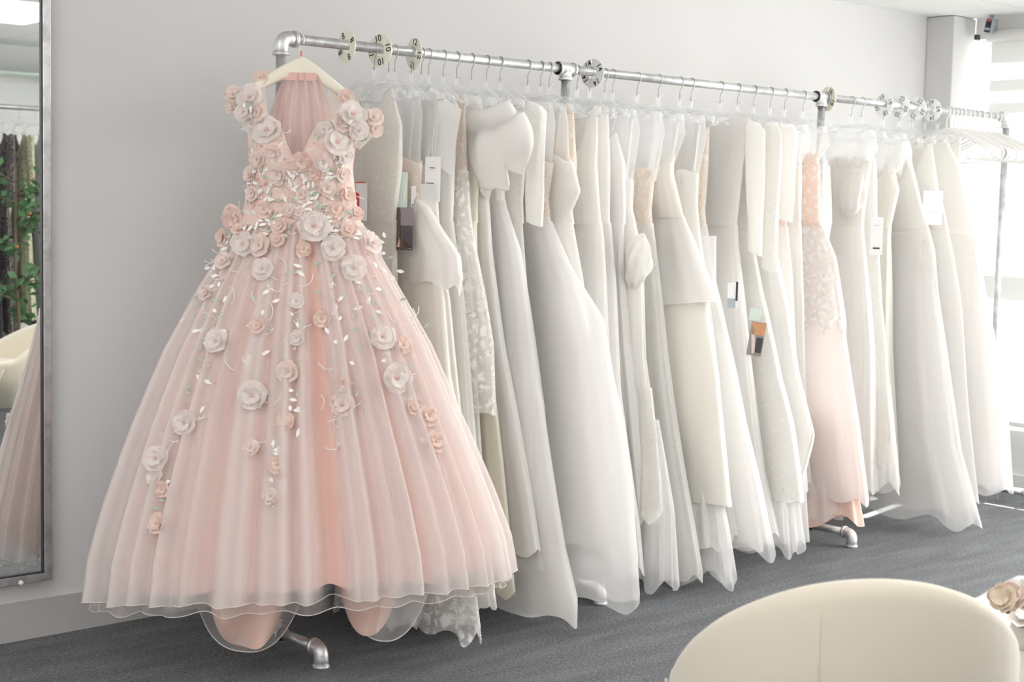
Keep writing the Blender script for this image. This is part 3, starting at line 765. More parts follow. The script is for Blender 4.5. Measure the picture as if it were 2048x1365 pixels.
d = dress(2.754, 'blush tulle dress with white floral lace over a peach bodice', [(1.76, -.08), (1.69, -.10), (1.46, -.11), (1.29, -.19), (1.01, -.255), (.58, -.36), (.26, -.42)], .24, bod='lace_peach', skirt='blush_net', th=.15, seed=25, strap_z=1.72, strap_mat='lace_peach', strap_w=.016, amp=.016,
      overlay=[dict(name='lace_overlay', mat='lace_net', front=[(1.46, -.11), (1.29, -.2), (1.01, -.265)], top=1.45, hem=.98, wave=.03)])
ruffle(d, M['peach'], -.38, .12, .26, .13, .0, .02, 2, 13, 'peach_lining')
ruffle(d, M['tulle'], -.30, .2, .28, .14, -.03, .02, 3, 14)
d = dress(3.119, 'white tulle dress with a puffed shoulder bow, first after the 16 divider', [(1.76, -.10), (1.71, -.12), (1.57, -.10), (1.44, -.09), (1.21, -.12), (.87, -.17), (.49, -.2), (.2, -.22)], .22, bod='crepe', skirt='tulle_full', th=.17, seed=26, strap_z=1.70, strap_mat='tulle', strap_w=.02)
puff(d, (-.05, -.06, 1.57), .06, .10, .04, 9, 'shoulder_bow', M['satin_white'], .3, 4, .15)
d = dress(3.20, 'white lace sheath with a rhinestone brooch and scalloped lace hem', [(1.78, -.06), (1.71, -.09), (1.43, -.11), (1.09, -.145), (.87, -.185), (.35, -.26)], .34, bod='lace_fine', skirt='lace', top=vneck(.14, 1.76), th=.12, seed=27, strap_z=1.74, strap_y=.05)
br = MB()
for k in range(26):
    a = k * 2.4; q = .028 * math.sqrt(k / 26)
    br.lathe([(.001, -.003), (.0045, 0), (.001, .003)], 6, 0, (-.045, -.02 + q * math.cos(a), 1.70 + q * math.sin(a)))
br.build('brooch', M['hook'], d, smooth=False)
ruffle(d, M['tulle'], -.30, .08, .36, .14, -.02, .02, 4, 15)
dress(3.376, 'slim white satin dress with straight skirt after the lace sheath', [(1.72, -.06), (1.6, -.10), (1.4, -.06), (.85, -.1), (.38, -.15), (.2, -.16)], .25, bod='satin', skirt='satin', th=.13, seed=28, strap_z=1.68)
d = dress(3.509, 'very full white tulle ball dress nearest the window end', [(1.8, -.06), (1.72, -.08), (1.54, -.14), (1.33, -.22), (.86, -.29), (.4, -.37), (.09, -.50)], .12, bod='crepe', skirt='tulle_full', top=vneck(.2, 1.80), th=.16, seed=29, amp=.02,
      overlay=[dict(name='tulle_layer', mat='tulle', front=[(1.4, -.19), (.86, -.31), (.4, -.40), (.05, -.53)], top=1.4, hem=.06, wave=.02)])
puff(d, (-.02, -.02, 1.72), .05, .12, .04, 12, 'tulle_bow', M['tulle_full'], .2, 4, .2)
dress(3.615, 'white chiffon dress with long hanging panels and a white swing tag', [(1.8, -.12), (1.61, -.16), (1.51, -.2), (1.29, -.26), (1.06, -.31), (.63, -.37), (.16, -.45)], .16, bod='tulle_full', skirt='tulle_full', top=vneck(.25, 1.82), th=.11, seed=30)
dress(3.724, 'last wide white tulle dress before the empty hangers', [(1.82, -.14), (1.73, -.2), (1.6, -.24), (1.37, -.32), (.86, -.43), (.49, -.5), (.24, -.54)], .24, bod='crepe', skirt='tulle_full', top=boat(1.84), th=.14, seed=31, amp=.02,
      overlay=[dict(name='tulle_layer', mat='tulle', front=[(1.4, -.3), (.86, -.44), (.49, -.52), (.2, -.56)], top=1.4, hem=.2, wave=.015)])
dress(3.84, 'short narrow white lace dress next to the empty hangers', [(1.84, -.13), (1.6, -.15), (1.4, -.14), (1.0, -.25), (.5, -.4)], .4, bod='lace_fine', skirt='tulle_full', top=vneck(.2), th=.1, seed=32)

# hangers of the dresses
for i, d in enumerate(DRESSES):
    clear_hanger(d.location.x, 'clear plastic hanger carrying the ' + d['label'].split(' with ')[0].split(' hanging ')[0].split(' beside ')[0].split(' between ')[0].split(' under ')[0].split(' beneath ')[0].split(' after ')[0].split(' before ')[0].split(' next ')[0], rnd.uniform(-.07, .07))
for x, l in ((.436, 'empty clear plastic hanger nearest the blush gown, under the 10 disc'), (.58, 'empty clear plastic hanger just after the 12 disc')):
    clear_hanger(x, l, rnd.uniform(-.05, .05))
# white empty hangers at the window end
def make_white_hanger():
    o = thing('white_hanger', 'x', 'hanger', (0, 0, HR))
    MB().tube(hook_pts(.085), .003, 8).build('hook', M['white_plastic'], o)
    pts = []
    for k in range(7): pts.append((0, 0.0 + .2 * k / 6, -.085 - .085 * (k / 6) ** 1.1))
    for k in range(1, 9):
        a = PI / 2 - PI * k / 8; pts.append((0, .2 + .034 * math.cos(a), -.204 + .034 * math.sin(a)))
    pts += [(0, .17, -.238), (0, .13, -.236)]
    L = [(p[0], -p[1], p[2]) for p in pts]
    MB().tube(L[::-1] + pts[1:], .0055, 10).build('shoulder_frame', M['white_plastic'], o)
    return o
wh0 = make_white_hanger(); first = True
for k, x in enumerate((3.92, 3.955, 3.99, 4.025, 4.062, 4.109, 4.147, 4.19, 4.24, 4.305, 4.368, 4.41)):
    rz = rnd.uniform(-.1, .1)
    lab = 'plain white plastic hanger, empty, in the row at the window end of the rail'
    if k == 3: lab = 'white plastic hanger with a bright orange dot, empty, at the window end'
    if k == 9: lab = 'white plastic hanger with a pale coral dot, empty, close to the end elbow'
    if first: o = wh0; first = False; o.location = (x, 0, HR); o.rotation_euler = (0, 0, rz); o['label'] = lab; o['group'] = 'empty white hangers'
    else: o = dup(wh0, (x, 0, HR), rz, lab, 'empty white hangers')
    if k in (3, 9):
        bevel(MB().box((-.008, -.16, -.172), (-.003, -.142, -.158)).build('dot_sticker', M['orange'] if k == 3 else M['petal_coral'], o, smooth=False), .001)

# ------------------------------------------------------------------ swing tags
def swing_tag(x, y, z, w, h, layers, label, rot=0.0, string=.12, tilt=0.0, name='swing_tag', shade='paper'):
    """a card hanging in the YZ plane, printed side towards -X; origin at its top centre"""
    t = thing(name, label, 'tag', (x, y, z), rot)
    t.rotation_euler = (tilt, 0, rot)
    bevel(MB().box((-.0008, -w / 2, -h), (.0008, w / 2, 0)).build('card', M[shade], t, smooth=False), .0004, 1)
    MB().tube([(0, 0, -.008), (.004, .004, string * .5), (.010, 0, string)], .0006, 6).build('string', M['white_plastic'], t)
    for n, mat, pts in layers:     # (u right, v down) fractions as seen from -X
        vs = [(-.0014, w / 2 - u * w, -v * h) for u, v in pts]
        MB().add(vs, [tuple(range(len(vs)))]).build(n, M[mat], t, smooth=False)
    return t
def rect(a, b, c, d): return [(a, b), (c, b), (c, d), (a, d)]
swing_tag(.405, -.115, 1.585, .048, .135, [], 'pale mint card tag above the photo tag', .70, .1, shade='mint')
t = swing_tag(.39, -.16, 1.468, .055, .142, [
    ('backdrop', 'photo_mauve', rect(.2, .0, 1, .42)), ('floor_print', 'photo_dark', rect(.2, .42, 1, .95)), ('hair_print', 'photo_brown', [(.03, .06), (.2, .03), (.26, .14), (.22, .34), (.05, .36)]),
    ('figure_print', 'photo_brown', [(.05, .34), (.22, .30), (.30, .34), (.24, .50), (.28, .6), (.06, .9)]),
    ('gown_print', 'photo_peach', [(.06, .92), (.1, .62), (.24, .48), (.40, .72), (.95, .97), (.3, .93)])], 'photo tag showing a peach gown on dark ground, on the peplum dress', .70, .08, shade='photo_dark')
swing_tag(.500, -.168, 1.64, .052, .15, [('text_line', 'black', rect(.3, .24, .65, .26)), ('text_line', 'paper_grey', rect(.3, .30, .6, .315)), ('text_line', 'black', rect(.1, .58, .6, .60)), ('text_line', 'paper_grey', rect(.6, .72, .75, .74)), ('gold_mark', 'petal_coral', rect(.45, .1, .53, .14))],
          'tall white printed swing tag on the folded-collar dress', .70, .1)
swing_tag(.482, -.168, 1.548, .055, .092, [('text_line', 'paper', rect(.45, .08, .55, .11))], 'blank pale grey swing tag overlapping the tall printed one', .70, .14, shade='paper_grey')
swing_tag(.445, -.135, 1.54, .016, .075, [('text_line', 'black', rect(.3, .8, .7, .86))], 'thin white folded tag left of the tall printed tag', .70, .1)
swing_tag(.33, .0, 1.55, .04, .13, [('top_stripe', 'red', rect(0, 0, .9, .03)), ('red_print', 'red', [(0, .26), (.3, .3), (.34, .62), (0, .68)]), ('text_line', 'black', rect(.5, .78, .62, .8))], 'white swing tag with red print beside the blush bodice', .70, .1)
swing_tag(1.93, -.31, 1.20, .04, .10, [('grey_print', 'grey_plastic', rect(0, .62, .8, 1))], 'white and grey tag half under sheer tulle', .70, .1)
swing_tag(1.925, -.335, 1.205, .014, .075, [], 'narrow navy tag edge beside the grey and white tag', -.35, .1, shade='navy')
t = swing_tag(2.19, -.245, 1.03, .06, .14, [('lights_print', 'photo_gold', rect(.05, .02, 1, .38)), ('figure_print', 'petal_pink', [(.02, .2), (.2, .15), (.4, .5), (.55, .9), (.35, .95)]), ('ground_print', 'photo_dark', rect(.5, .45, .95, .9))], 'small photo tag with warm lights on the floral lace dress', .70, .1, tilt=.14, shade='photo_grey')
swing_tag(2.19, -.225, 1.085, .045, .05, [], 'small mint card above the photo tag with warm lights', .70, .1, tilt=.14, shade='mint')
swing_tag(3.08, -.19, 1.47, .055, .17, [('text_line', 'paper_grey', rect(.3, .2, .7, .23)), ('text_line', 'black', rect(.25, .80, .8, .84))], 'long white ribbon tag with dark lettering on the lace sheath', .70, .05)
swing_tag(3.56, -.17, 1.60, .09, .16, [('text_line', 'paper_grey', rect(.2, .6, .8, .63))], 'wide blank white tag on the chiffon dress', .70, .1)
swing_tag(3.53, -.10, 1.53, .02, .09, [('text_line', 'grey_plastic', rect(.2, .2, .7, .8))], 'narrow tag with grey lettering left of the wide blank tag', .70, .1)

# ------------------------------------------------------------------ the blush gown
GA = -.7443529
gown = thing('ball_gown', 'blush pink tulle ball gown covered in fabric flowers, facing the room', 'dress', (.08, 0, 0), GA)
HW = [(1.75, .165), (1.70, .165), (1.66, .168), (1.58, .164), (1.48, .176), (1.42, .192), (1.365, .236), (1.3, .262), (1.2, .322), (1.02, .422), (.865, .488), (.707, .553), (.55, .612), (.387, .665), (.25, .685)]
XC = [(1.7, .02), (1.4, .022), (1.2, .018), (.8, .02), (.3, .045)]
YFR = [(.2, -.50), (.25, -.49), (.5, -.42), (.83, -.335), (1.2, -.275), (1.4, -.235), (1.5, -.22), (1.65, -.235), (1.75, -.18), (2, -.12)]
YC = [(.2, -.19), (.8, -.165), (1.2, -.15), (1.45, -.135), (1.75, -.125)]
YB = [(.2, -.085), (1.2, -.085), (1.45, -.08), (1.75, -.08)]
def gown_shell(z, na, scale, F, A, ang):
    """A: (nz,) fold depth; F: (na,) fold profile, <0 inward"""
    w = interp(z, HW) * scale; xc = interp(z, XC); yc = interp(z, YC); yf = interp(z, YFR); yb = interp(z, YB)
    df = (yc - yf) * scale; db = (yb - yc) * scale
    X = np.zeros((len(z), na)); Y = np.zeros_like(X)
    ca, sa = np.cos(ang), np.sin(ang)
    for k in range(len(z)):
        dep = np.where(sa < 0, df[k], db[k])
        d = A[k] * F
        X[k] = xc[k] + (w[k] + d) * ca
        Y[k] = yc[k] + (dep + d) * spow(sa, .9)
    return X, Y
def gown_front(x, z):
    w = float(interp(z, HW)); q = max(-.97, min(.97, (x - float(interp(z, XC))) / w))
    yc = float(interp(z, YC)); yf = float(interp(z, YFR))
    s = math.sqrt(1 - q * q)
    y = yc - (yc - yf) * s ** .9
    return y
def gown_normal(x, z):
    e = .012; p0 = Vector((x, gown_front(x, z), z)); p1 = Vector((x + e, gown_front(x + e, z), z)); p2 = Vector((x, gown_front(x, z + e), z + e))
    n = (p1 - p0).cross(p2 - p0); n.normalize()
    return n if n.y < 0 else -n
na = 420; ang = np.linspace(0, 2 * PI, na, endpoint=False)
def pleats(cs, widths, amps):
    F = np.zeros(na)
    for c, w, a in zip(cs, widths, amps):
        dd = (ang - c + PI) % (2 * PI) - PI
        F += a * np.exp(-(dd / w) ** 2)
    return F
def fa(q): return 2 * PI - math.acos(q)       # angle on the front half from the fraction across the width
gr = random.Random(21)
ridge_q = [-.93, -.80, -.70, -.60, -.47, -.30, -.21, -.12, -.02, .08, .30, .37, .47, .57, .67, .76, .85, .93]
val_q = [-.86, -.655, -.40, -.165, .02, .20, .43, .62]
val_a = [-.45, -.4, -.4, -.7, -.55, -1.7, -.4, -.4]
F1 = pleats([fa(q) for q in ridge_q], [gr.uniform(.022, .045) for _ in ridge_q], [gr.uniform(.45, .95) for _ in ridge_q]) + pleats([fa(q) for q in val_q], [.05, .045, .05, .04, .04, .058, .06, .06], val_a)
F1 += .25 * np.sin(23 * ang + 1) * (np.sin(ang) > -.15)
F2 = .5 * np.sin(17 * ang + .6) + .35 * np.sin(29 * ang) + .25 * np.sin(41 * ang + 2)
nz = 56; t = np.linspace(0, 1, nz)
def hem_z(a): return .275 + .045 * np.cos(a) - .02 * np.abs(np.cos(a)) ** 4 * (np.cos(a) < 0)
def skirt_layer(name, mat, F, A0, scale, zt, dz, dens_fn, wave):
    hz = hem_z(ang) + dz + wave * np.sin(19 * ang + 2) + wave * .7 * np.sin(31 * ang)
    tt = t[:, None] ** .95
    Z = zt + (hz[None, :] - zt) * tt
    zc = Z.mean(axis=1)
    A = A0 * np.clip((1.42 - zc) / .9, 0, 1) ** .7
    X, Y = gown_shell(zc, na, scale, F, A, ang)
    P = np.stack([X, Y, Z], -1)
    o = MB().grid(P, True).build(name, mat, gown)
    if dens_fn is not None: attr(o, 'dens', dens_fn(F)[None, :].repeat(nz, 0))
    return o, P
lin, PL = skirt_layer('skirt_lining', M['g_lining'], .6 * F1 + .25 * np.sin(13 * ang), .045, .865, 1.40, .022, None, .004)
o1, P1 = skirt_layer('inner_tulle', M['g_tulle'], .35 * F1 + .6 * F2, .018, .945, 1.41, .02, lambda F: np.clip(.34 + .28 * F1, .02, .7),   .003)
o2, P2 = skirt_layer('outer_tulle', M['g_tulle'], F1, .040, 1.0, 1.415, -.005, lambda F: np.clip(.47 + .42 * F, .02, .92), .003)
o3, P3 = skirt_layer('tulle_underlayer', M['g_tulle'], F2, .02, .965, 1.30, -.035, lambda F: np.clip(.2 + .1 * F + .12 * F1, .02, .5), .006)
for PP, nm in ((P2, 'hem_cord'), (P3, 'hem_cord')):
    e = [tuple(p) for p in PP[-1]]; e.append(e[0])
    MB().tube(e, .0014, 6, caps=False).build(nm, M['petal'], gown)
# bodice, sweetheart neckline
def neck(q):
    # q: fraction across the front (-1..1)
    return 1.70 + .035 * math.exp(-((abs(q) - .50) / .28) ** 2) - .125 * math.exp(-(q / .20) ** 2)
nb = 160; angb = np.linspace(0, 2 * PI, nb, endpoint=False); nzb = 34
Pb = np.zeros((nzb, nb, 3))
ztop = np.array([neck(math.cos(a)) if math.sin(a) < .05 else 1.60 for a in angb])
ztop = np.array([ztop[(np.arange(-4, 5) + i) % nb].mean() for i in range(nb)])
for k in range(nzb):
    z = 1.405 + (ztop - 1.405) * k / (nzb - 1)
    w = interp(z, HW); dep = np.where(np.sin(angb) < 0, interp(z, YC) - interp(z, YFR), interp(z, YB) - interp(z, YC))
    bust = 1 + .16 * np.exp(-((np.abs(np.cos(angb)) - .48) / .25) ** 2) * np.exp(-((z - 1.63) / .07) ** 2) * (np.sin(angb) < 0)
    Pb[k, :, 0] = interp(z, XC) + w * np.cos(angb); Pb[k, :, 1] = interp(z, YC) + dep * bust * spow(np.sin(angb), .9); Pb[k, :, 2] = z
MB().grid(Pb, True).build('bodice', M['g_bodice'], gown)
MB().tube([tuple(p) for p in Pb[-1]] + [tuple(Pb[-1, 0])], .003, 6, caps=False).build('neckline_edge', M['petal_pink'], gown)
# see-through back panel hanging inside from the hanger
P = np.zeros((26, 40, 3))
for i in range(26):
    for j in range(40):
        u = i / 25; v = j / 39 * 2 - 1; hw = .05 + .075 * min(1, u * 1.35) ** .8
        P[i, j] = (.012 + v * hw, -.10 + .012 * math.sin(v * 16 + 1) * (1 - .4 * u) + .02 * v * v, 1.885 - .30 * u)
MB().grid(P).build('back_panel', M['g_back'], gown)
MB().box((-.045, -.106, 1.862), (.06, -.094, 1.887)).build('back_waistband', M['g_lining'], gown, smooth=False)
# off-shoulder cap sleeves
def cap(name, a, b, c, d, bulge):
    """quad a (top inner) b (top outer) c (bottom outer) d (bottom inner)"""
    a, b, c, d = (Vector(q) for q in (a, b, c, d)); n = 18; P = np.zeros((n, n, 3))
    for i in range(n):
        for j in range(n):
            u = i / (n - 1); v = j / (n - 1)
            p = (a * (1 - v) + b * v) * (1 - u) + (d * (1 - v) + c * v) * u
            p = p + Vector((0, -1, 0)) * bulge * math.sin(PI * u) * math.sin(PI * v) * 1.0 + Vector((0, 0, .006 * math.sin(9 * v + 5 * u)))
            P[i, j] = p
    return MB().grid(P).build(name, M['g_sleeve'], gown), P
s1, PS1 = cap('cap_sleeve', (-.100, -.12, 1.862), (-.222, -.11, 1.805), (-.150, -.15, 1.690), (-.075, -.18, 1.715), .05)
s2, PS2 = cap('cap_sleeve', (.150, -.12, 1.812), (.276, -.11, 1.738), (.208, -.15, 1.640), (.115, -.18, 1.715), .05)
MB().grid(np.array([[(.10, -.085, 1.84), (.06, -.085, 1.70)], [(.15, -.085, 1.80), (.12, -.085, 1.64)]])).build('back_strap', M['g_sleeve'], gown)
# big fabric flowers: five cupped petals in two whorls round a bead
def flower_mesh(name, mats, seed):
    r = random.Random(seed); mb = MB()
    for wh, (nn, L, wdt, lift, cup) in enumerate(((5, .5, .46, .10, .10), (4, .30, .30, .16, .12))):
        off = r.uniform(0, 6)
        for k in range(nn):
            a = off + 2 * PI * k / nn + r.uniform(-.15, .15); l = L * r.uniform(.85, 1.12); nu, nv = 6, 7
            P = np.zeros((nu, nv, 3))
            for i in range(nu):
                u = i / (nu - 1); rad = l * u
                half = wdt * l / L * math.sin(PI * min(1, .12 + .72 * u ** .8)) * (1 if u < 1 else .86)
                for j in range(nv):
                    v = j / (nv - 1) * 2 - 1
                    rr = rad - .07 * l * v * v * u
                    x = rr * math.cos(a) - half * v * math.sin(a); y = rr * math.sin(a) + half * v * math.cos(a)
                    h = lift * u ** .7 + cup * v * v * u + .05 * u * math.sin(3 * v + k) + (.06 * wh)
                    if i == nu - 1: h -= .03
                    P[i, j] = (x, y, h)
            mb.grid(P, False, 0)
    o = mb.build(name, mats[0]); me = o.data; bpy.data.objects.remove(o)
    return me
def centre_mesh():
    mb = MB()
    for k in range(5):
        a = 2 * PI * k / 5; q = .05 if k else 0
        mb.lathe([(.005, .10), (.035, .13), (.03, .16), (.004, .175)], 8, 0, (q * math.cos(a), q * math.sin(a), 0))
    o = mb.build('flower_centre', M['bead']); me = o.data; bpy.data.objects.remove(o)
    return me
FCM = centre_mesh()
FM = {k: [flower_mesh('fabric_flower', [M[m], M['bead']], s + 40 * i) for s in range(3)] for i, (k, m) in enumerate((('w', 'petal'), ('p', 'petal_pink'), ('c', 'petal_coral')))}
FR = random.Random(5)
def put_flower(x, z, size, c, y=None, nrm=None, lift=.006):
    if y is None: y = gown_front(x, z)
    n = nrm or gown_normal(x, z)
    n = (n + Vector((FR.uniform(-.2, .2), 0, FR.uniform(-.15, .2)))).normalized()
    t1 = n.orthogonal().normalized(); a = FR.uniform(0, 6.28)
    t1 = (t1 * math.cos(a) + n.cross(t1) * math.sin(a)); t2 = n.cross(t1)
    Mx = Matrix((t1, t2, n)).transposed().to_4x4()
    Mx = Matrix.Translation(Vector((x, y, z)) + n * lift) @ Mx @ Matrix.Diagonal((size, size, size, 1))
    o = bpy.data.objects.new('fabric_flower', FR.choice(FM[c])); link(o, gown); o.matrix_local = Mx
    link(bpy.data.objects.new('flower_centre', FCM), o)
FL = [(-.073, 1.691, .094, 'w'), (.136, 1.661, .091, 'w'), (.075, 1.4, .097, 'w'), (-.143, 1.34, .074, 'w'), (-.088, 1.341, .072, 'p'), (-.075, 1.265, .07, 'w'), (.135, 1.336, .076, 'w'), (.2, 1.275, .078, 'w'), (-.212, 1.038, .076, 'w'), (-.305, .788, .074, 'w'), (-.393, .671, .078, 'w'), (-.392, .621, .056, 'w'),
      (.298, 1.064, .08, 'w'), (.342, .94, .09, 'w'), (-.093, .88, .088, 'w'), (.015, .955, .07, 'p'), (.183, .857, .075, 'p'), (.445, .819, .066, 'c'), (.466, .74, .066, 'c'), (.01, .802, .055, 'c'), (-.005, .672, .059, 'c'), (-.022, .579, .05, 'p'), (-.371, .48, .066, 'c'), (.035, 1.603, .06, 'c'), (.249, 1.349, .069, 'w'),
      (-.087, 1.092, .05, 'c'), (.03, 1.17, .05, 'w'), (.038, 1.058, .047, 'w'), (.36, 1.036, .055, 'c'), (-.19, 1.417, .062, 'c'), (-.214, 1.362, .058, 'c'), (-.207, 1.285, .056, 'p'), (-.257, 1.186, .05, 'p'), (-.037, 1.562, .062, 'p'), (-.081, 1.451, .055, 'c'), (.14, 1.456, .056, 'c'), (.035, 1.501, .05, 'p'), (.155, 1.567, .05, 'p'),
      (-.1, 1.608, .055, 'p'), (-.09, .72, .053, 'p'), (.184, .922, .047, 'c'), (.11, 1.119, .05, 'c'), (.399, .847, .05, 'c'), (-.364, .586, .05, 'c'), (.18, 1.394, .05, 'c'), (.2, 1.442, .045, 'c'), (-.035, 1.358, .05, 'c'), (.047, 1.329, .047, 'c'), (.1, 1.60, .05, 'w'), (-.13, 1.56, .05, 'p'), (.0, 1.45, .045, 'p'), (-.12, 1.50, .05, 'p'), (.11, 1.52, .055, 'p'), (.17, 1.50, .05, 'c'), (-.03, 1.40, .05, 'c'), (-.16, 1.385, .05, 'c'), (.03, 1.44, .045, 'p'), (.07, 1.57, .045, 'c'), (-.05, 1.63, .05, 'p'), (.1, 1.70, .055, 'w'), (-.11, 1.70, .05, 'w'), (.16, 1.625, .055, 'w'), (-.19, 1.44, .05, 'c')]
for x, z, s, c in FL: put_flower(x, z, s, c)
for PS, side in ((PS1, -1), (PS2, 1)):
    for u, v, s, c in ((.3, .4, .085, 'w'), (.65, .25, .06, 'p'), (.15, .85, .06, 'p'), (.6, .75, .06, 'w'), (.05, .1, .05, 'c'), (.9, .6, .055, 'w'), (.35, .95, .05, 'p')):
        p = PS[int(u * 17), int(v * 17)]
        put_flower(p[0], p[2], s, c, p[1], Vector((side * .35, -.9, .25)).normalized())
# leaves, stems and beads embroidered along the flower trails (too many to count: one part each)
TR = [[(-.197, 1.401), (-.212, 1.038), (-.305, .788), (-.393, .671), (-.376, .458)], [(-.072, 1.265), (-.072, 1.1), (-.093, .88), (-.09, .72)], [(.031, 1.329), (.034, 1.117), (.021, .969), (.01, .795), (-.004, .665), (-.017, .509)],
      [(.106, 1.361), (.185, 1.151), (.185, 1.032), (.183, .857), (.202, .712)], [(.192, 1.271), (.298, 1.064), (.35, .933), (.43, .833), (.487, .704)], [(-.162, 1.371), (-.208, 1.232), (-.26, 1.141), (-.271, .934)], [(.247, 1.38), (.336, 1.214), (.435, 1.067)]]
LG, LW, ST, BD = MB(), MB(), MB(), MB()
def leaf(mb, x, z, ang_, L, w, off=.006, y=None):
    n = gown_normal(x, z); yy = gown_front(x, z) if y is None else y
    up = Vector((0, 0, 1)); up = (up - n * up.dot(n)).normalized(); rt = up.cross(n)
    d = up * math.cos(ang_) + rt * math.sin(ang_); e = n.cross(d); c = Vector((x, yy, z)) + n * off
    pr = [(-.5, 0), (-.3, .32), (0, .5), (.28, .34), (.5, 0), (.28, -.34), (0, -.5), (-.3, -.32)]
    vs = [c + d * (a * L) + e * (b * w) + n * (abs(b) * .006) for a, b in pr] + [c + n * .001]
    mb.add(vs, [(i, (i + 1) % 8, 8) for i in range(8)])
def curve_stem(x, z, a, L, curl):
    pts = []
    for k in range(9):
        s = k / 8; aa = a + curl * s; x2 = x + L * s * math.sin(aa); z2 = z + L * s * math.cos(aa)
        if z2 > 1.72: break
        n = gown_normal(x2, z2); pts.append(Vector((x2, gown_front(x2, z2), z2)) + n * .006)
    if len(pts) > 2: ST.tube(pts, .0013, 5)
    return pts[-1] if pts else None
def bead(x, z):
    n = gown_normal(x, z); c = Vector((x, gown_front(x, z), z)) + n * .008
    BD.lathe([(.001, -.004), (.0045, 0), (.001, .004)], 7, 0, c)
for tr in TR:
    for i in range(len(tr) - 1):
        (x0, z0), (x1, z1) = tr[i], tr[i + 1]; n = int(math.hypot(x1 - x0, z1 - z0) / .014)
        for k in range(n):
            s = k / n; x = x0 + (x1 - x0) * s + FR.gauss(0, .026); z = z0 + (z1 - z0) * s + FR.gauss(0, .01)
            q = FR.random()
            if q < .34: leaf(LG, x, z, FR.uniform(-1.6, 1.6), FR.uniform(.016, .028), .009)
            elif q < .62: leaf(LW, x, z, FR.uniform(-1.8, 1.8), FR.uniform(.018, .034), .012)
            elif q < .86: curve_stem(x, z, FR.uniform(1.5, 4.8), FR.uniform(.03, .06), FR.uniform(-1.2, 1.2))
            else: bead(x, z)
for k in range(420):      # dense embroidery on the bodice and hip
    z = FR.uniform(1.36, 1.70); hw = float(interp(z, HW)) * .93; x = FR.uniform(-hw, hw) + .02
    if abs(x - .02) < .05 and z > 1.62: continue
    q = FR.random()
    if q < .26: leaf(LG, x, z, FR.uniform(-1.6, 1.6), FR.uniform(.014, .026), .008)
    elif q < .66: leaf(LW, x, z, FR.uniform(-1.8, 1.8), FR.uniform(.016, .034), .010, .007)
    elif q < .92: curve_stem(x, z, FR.uniform(0, 6.28), FR.uniform(.02, .05), FR.uniform(-1.5, 1.5))
    else: bead(x, z)
for PS in (PS1, PS2):
    for k in range(26):
        p = PS[FR.randrange(18), FR.randrange(18)]
        leaf(LG if FR.random() < .5 else LW, p[0], p[2], FR.uniform(-1.6, 1.6), FR.uniform(.018, .03), .011, .008, p[1])
for mb, nm, m in ((LG, 'leaf_embroidery', 'leaf_g'), (LW, 'petal_embroidery', 'leaf_w'), (ST, 'stem_embroidery', 'leaf_w'), (BD, 'bead_embroidery', 'bead')):
    mb.build(nm, M[m], gown)['kind'] = 'stuff'
# train and linings spilling out below the hem
def lobe(name, mat, x0, x1, ztop, zbot, yc, depth, seed, cord=None, fold=.02):
    r = random.Random(seed); m, n = 18, 44; P = np.zeros((m, n, 3)); ph = r.uniform(0, 6)
    for i in range(m):
        for j in range(n):
            u = i / (m - 1); v = j / (n - 1) * 2 - 1
            lo = zbot + (ztop - zbot) * (abs(v) ** 3.2) * .9
            z = ztop + (lo - ztop) * u
            P[i, j] = ((x0 + x1) / 2 + v * (x1 - x0) / 2 * (1 - .18 * u * u), yc - depth * math.sqrt(max(0, 1 - v * v * .8)) * (1 - .25 * u) + fold * math.sin(5 * v + ph + 3 * u) * u, z)
    o = MB().grid(P).build(name, mat, gown)
    if cord is not None:
        e = [tuple(P[i, 0]) for i in range(m)] + [tuple(q) for q in P[-1]] + [tuple(P[i, -1]) for i in range(m - 1, -1, -1)]
        MB().tube(e, .002, 6).build('hem_cord', cord, o)
lobe('train_tulle', M['tulle_thin'], -.33, .11, .30, .08, -.17, .24, 1, M['petal'], .01)
lobe('train_lining', M['g_train'], -.265, .06, .33, .095, -.19, .25, 2, None, .03)
lobe('train_lining', M['g_train'], .145, .39, .33, .135, -.16, .22, 3, None, .02)
lobe('train_tulle', M['tulle_thin'], .14, .50, .33, .12, -.16, .22, 4, M['petal'], .02)

# ivory hanger of the gown
gh = thing('gown_hanger', 'wide ivory plastic hanger with a pink wrapped hook carrying the blush gown', 'hanger', (.075, 0, HR), GA + .22)
MB().tube([(.0, -.014, -.012)] + [(0, -.0195 * math.cos(math.radians(-30 + 210 * k / 10)), .0195 * math.sin(math.radians(-30 + 210 * k / 10))) for k in range(11)] + [(0, .010, -.024), (-.02, -.02, -.045), (-.042, -.062, -.075)], .003, 10).build('hook', M['ivory_plastic'], gh).rotation_euler = (0, 0, -GA - .22)
w = MB(); w.tube([(.001, -.02, -.040), (.001, -.045, -.058), (-.001, -.075, -.078)], [.0045, .005, .008], 10); w.build('hook_wrap', M['pink_wrap'], gh)
mb = MB(); vs = []; n = 33
sec = 12
for i in range(n):
    s = i / (n - 1) * 2 - 1; a = abs(s); x = .165 * s
    zc_ = -.085 - .10 * a ** 1.25 - .012 * s - .004; hh = .026 * (1 - .30 * a) * (1 + .15 * math.exp(-(s / .3) ** 2)); tt = .010 + .016 * a
    yy = -.078 - .015 * a
    for k in range(sec):
        th_ = 2 * PI * k / sec
        vs.append((x, yy + tt * spow(np.cos(th_), .6), zc_ + hh * spow(np.sin(th_), .6)))
fs = [(i * sec + k, i * sec + (k + 1) % sec, (i + 1) * sec + (k + 1) % sec, (i + 1) * sec + k) for i in range(n - 1) for k in range(sec)]
fs += [tuple(range(sec)), tuple((n - 1) * sec + k for k in range(sec))[::-1]]
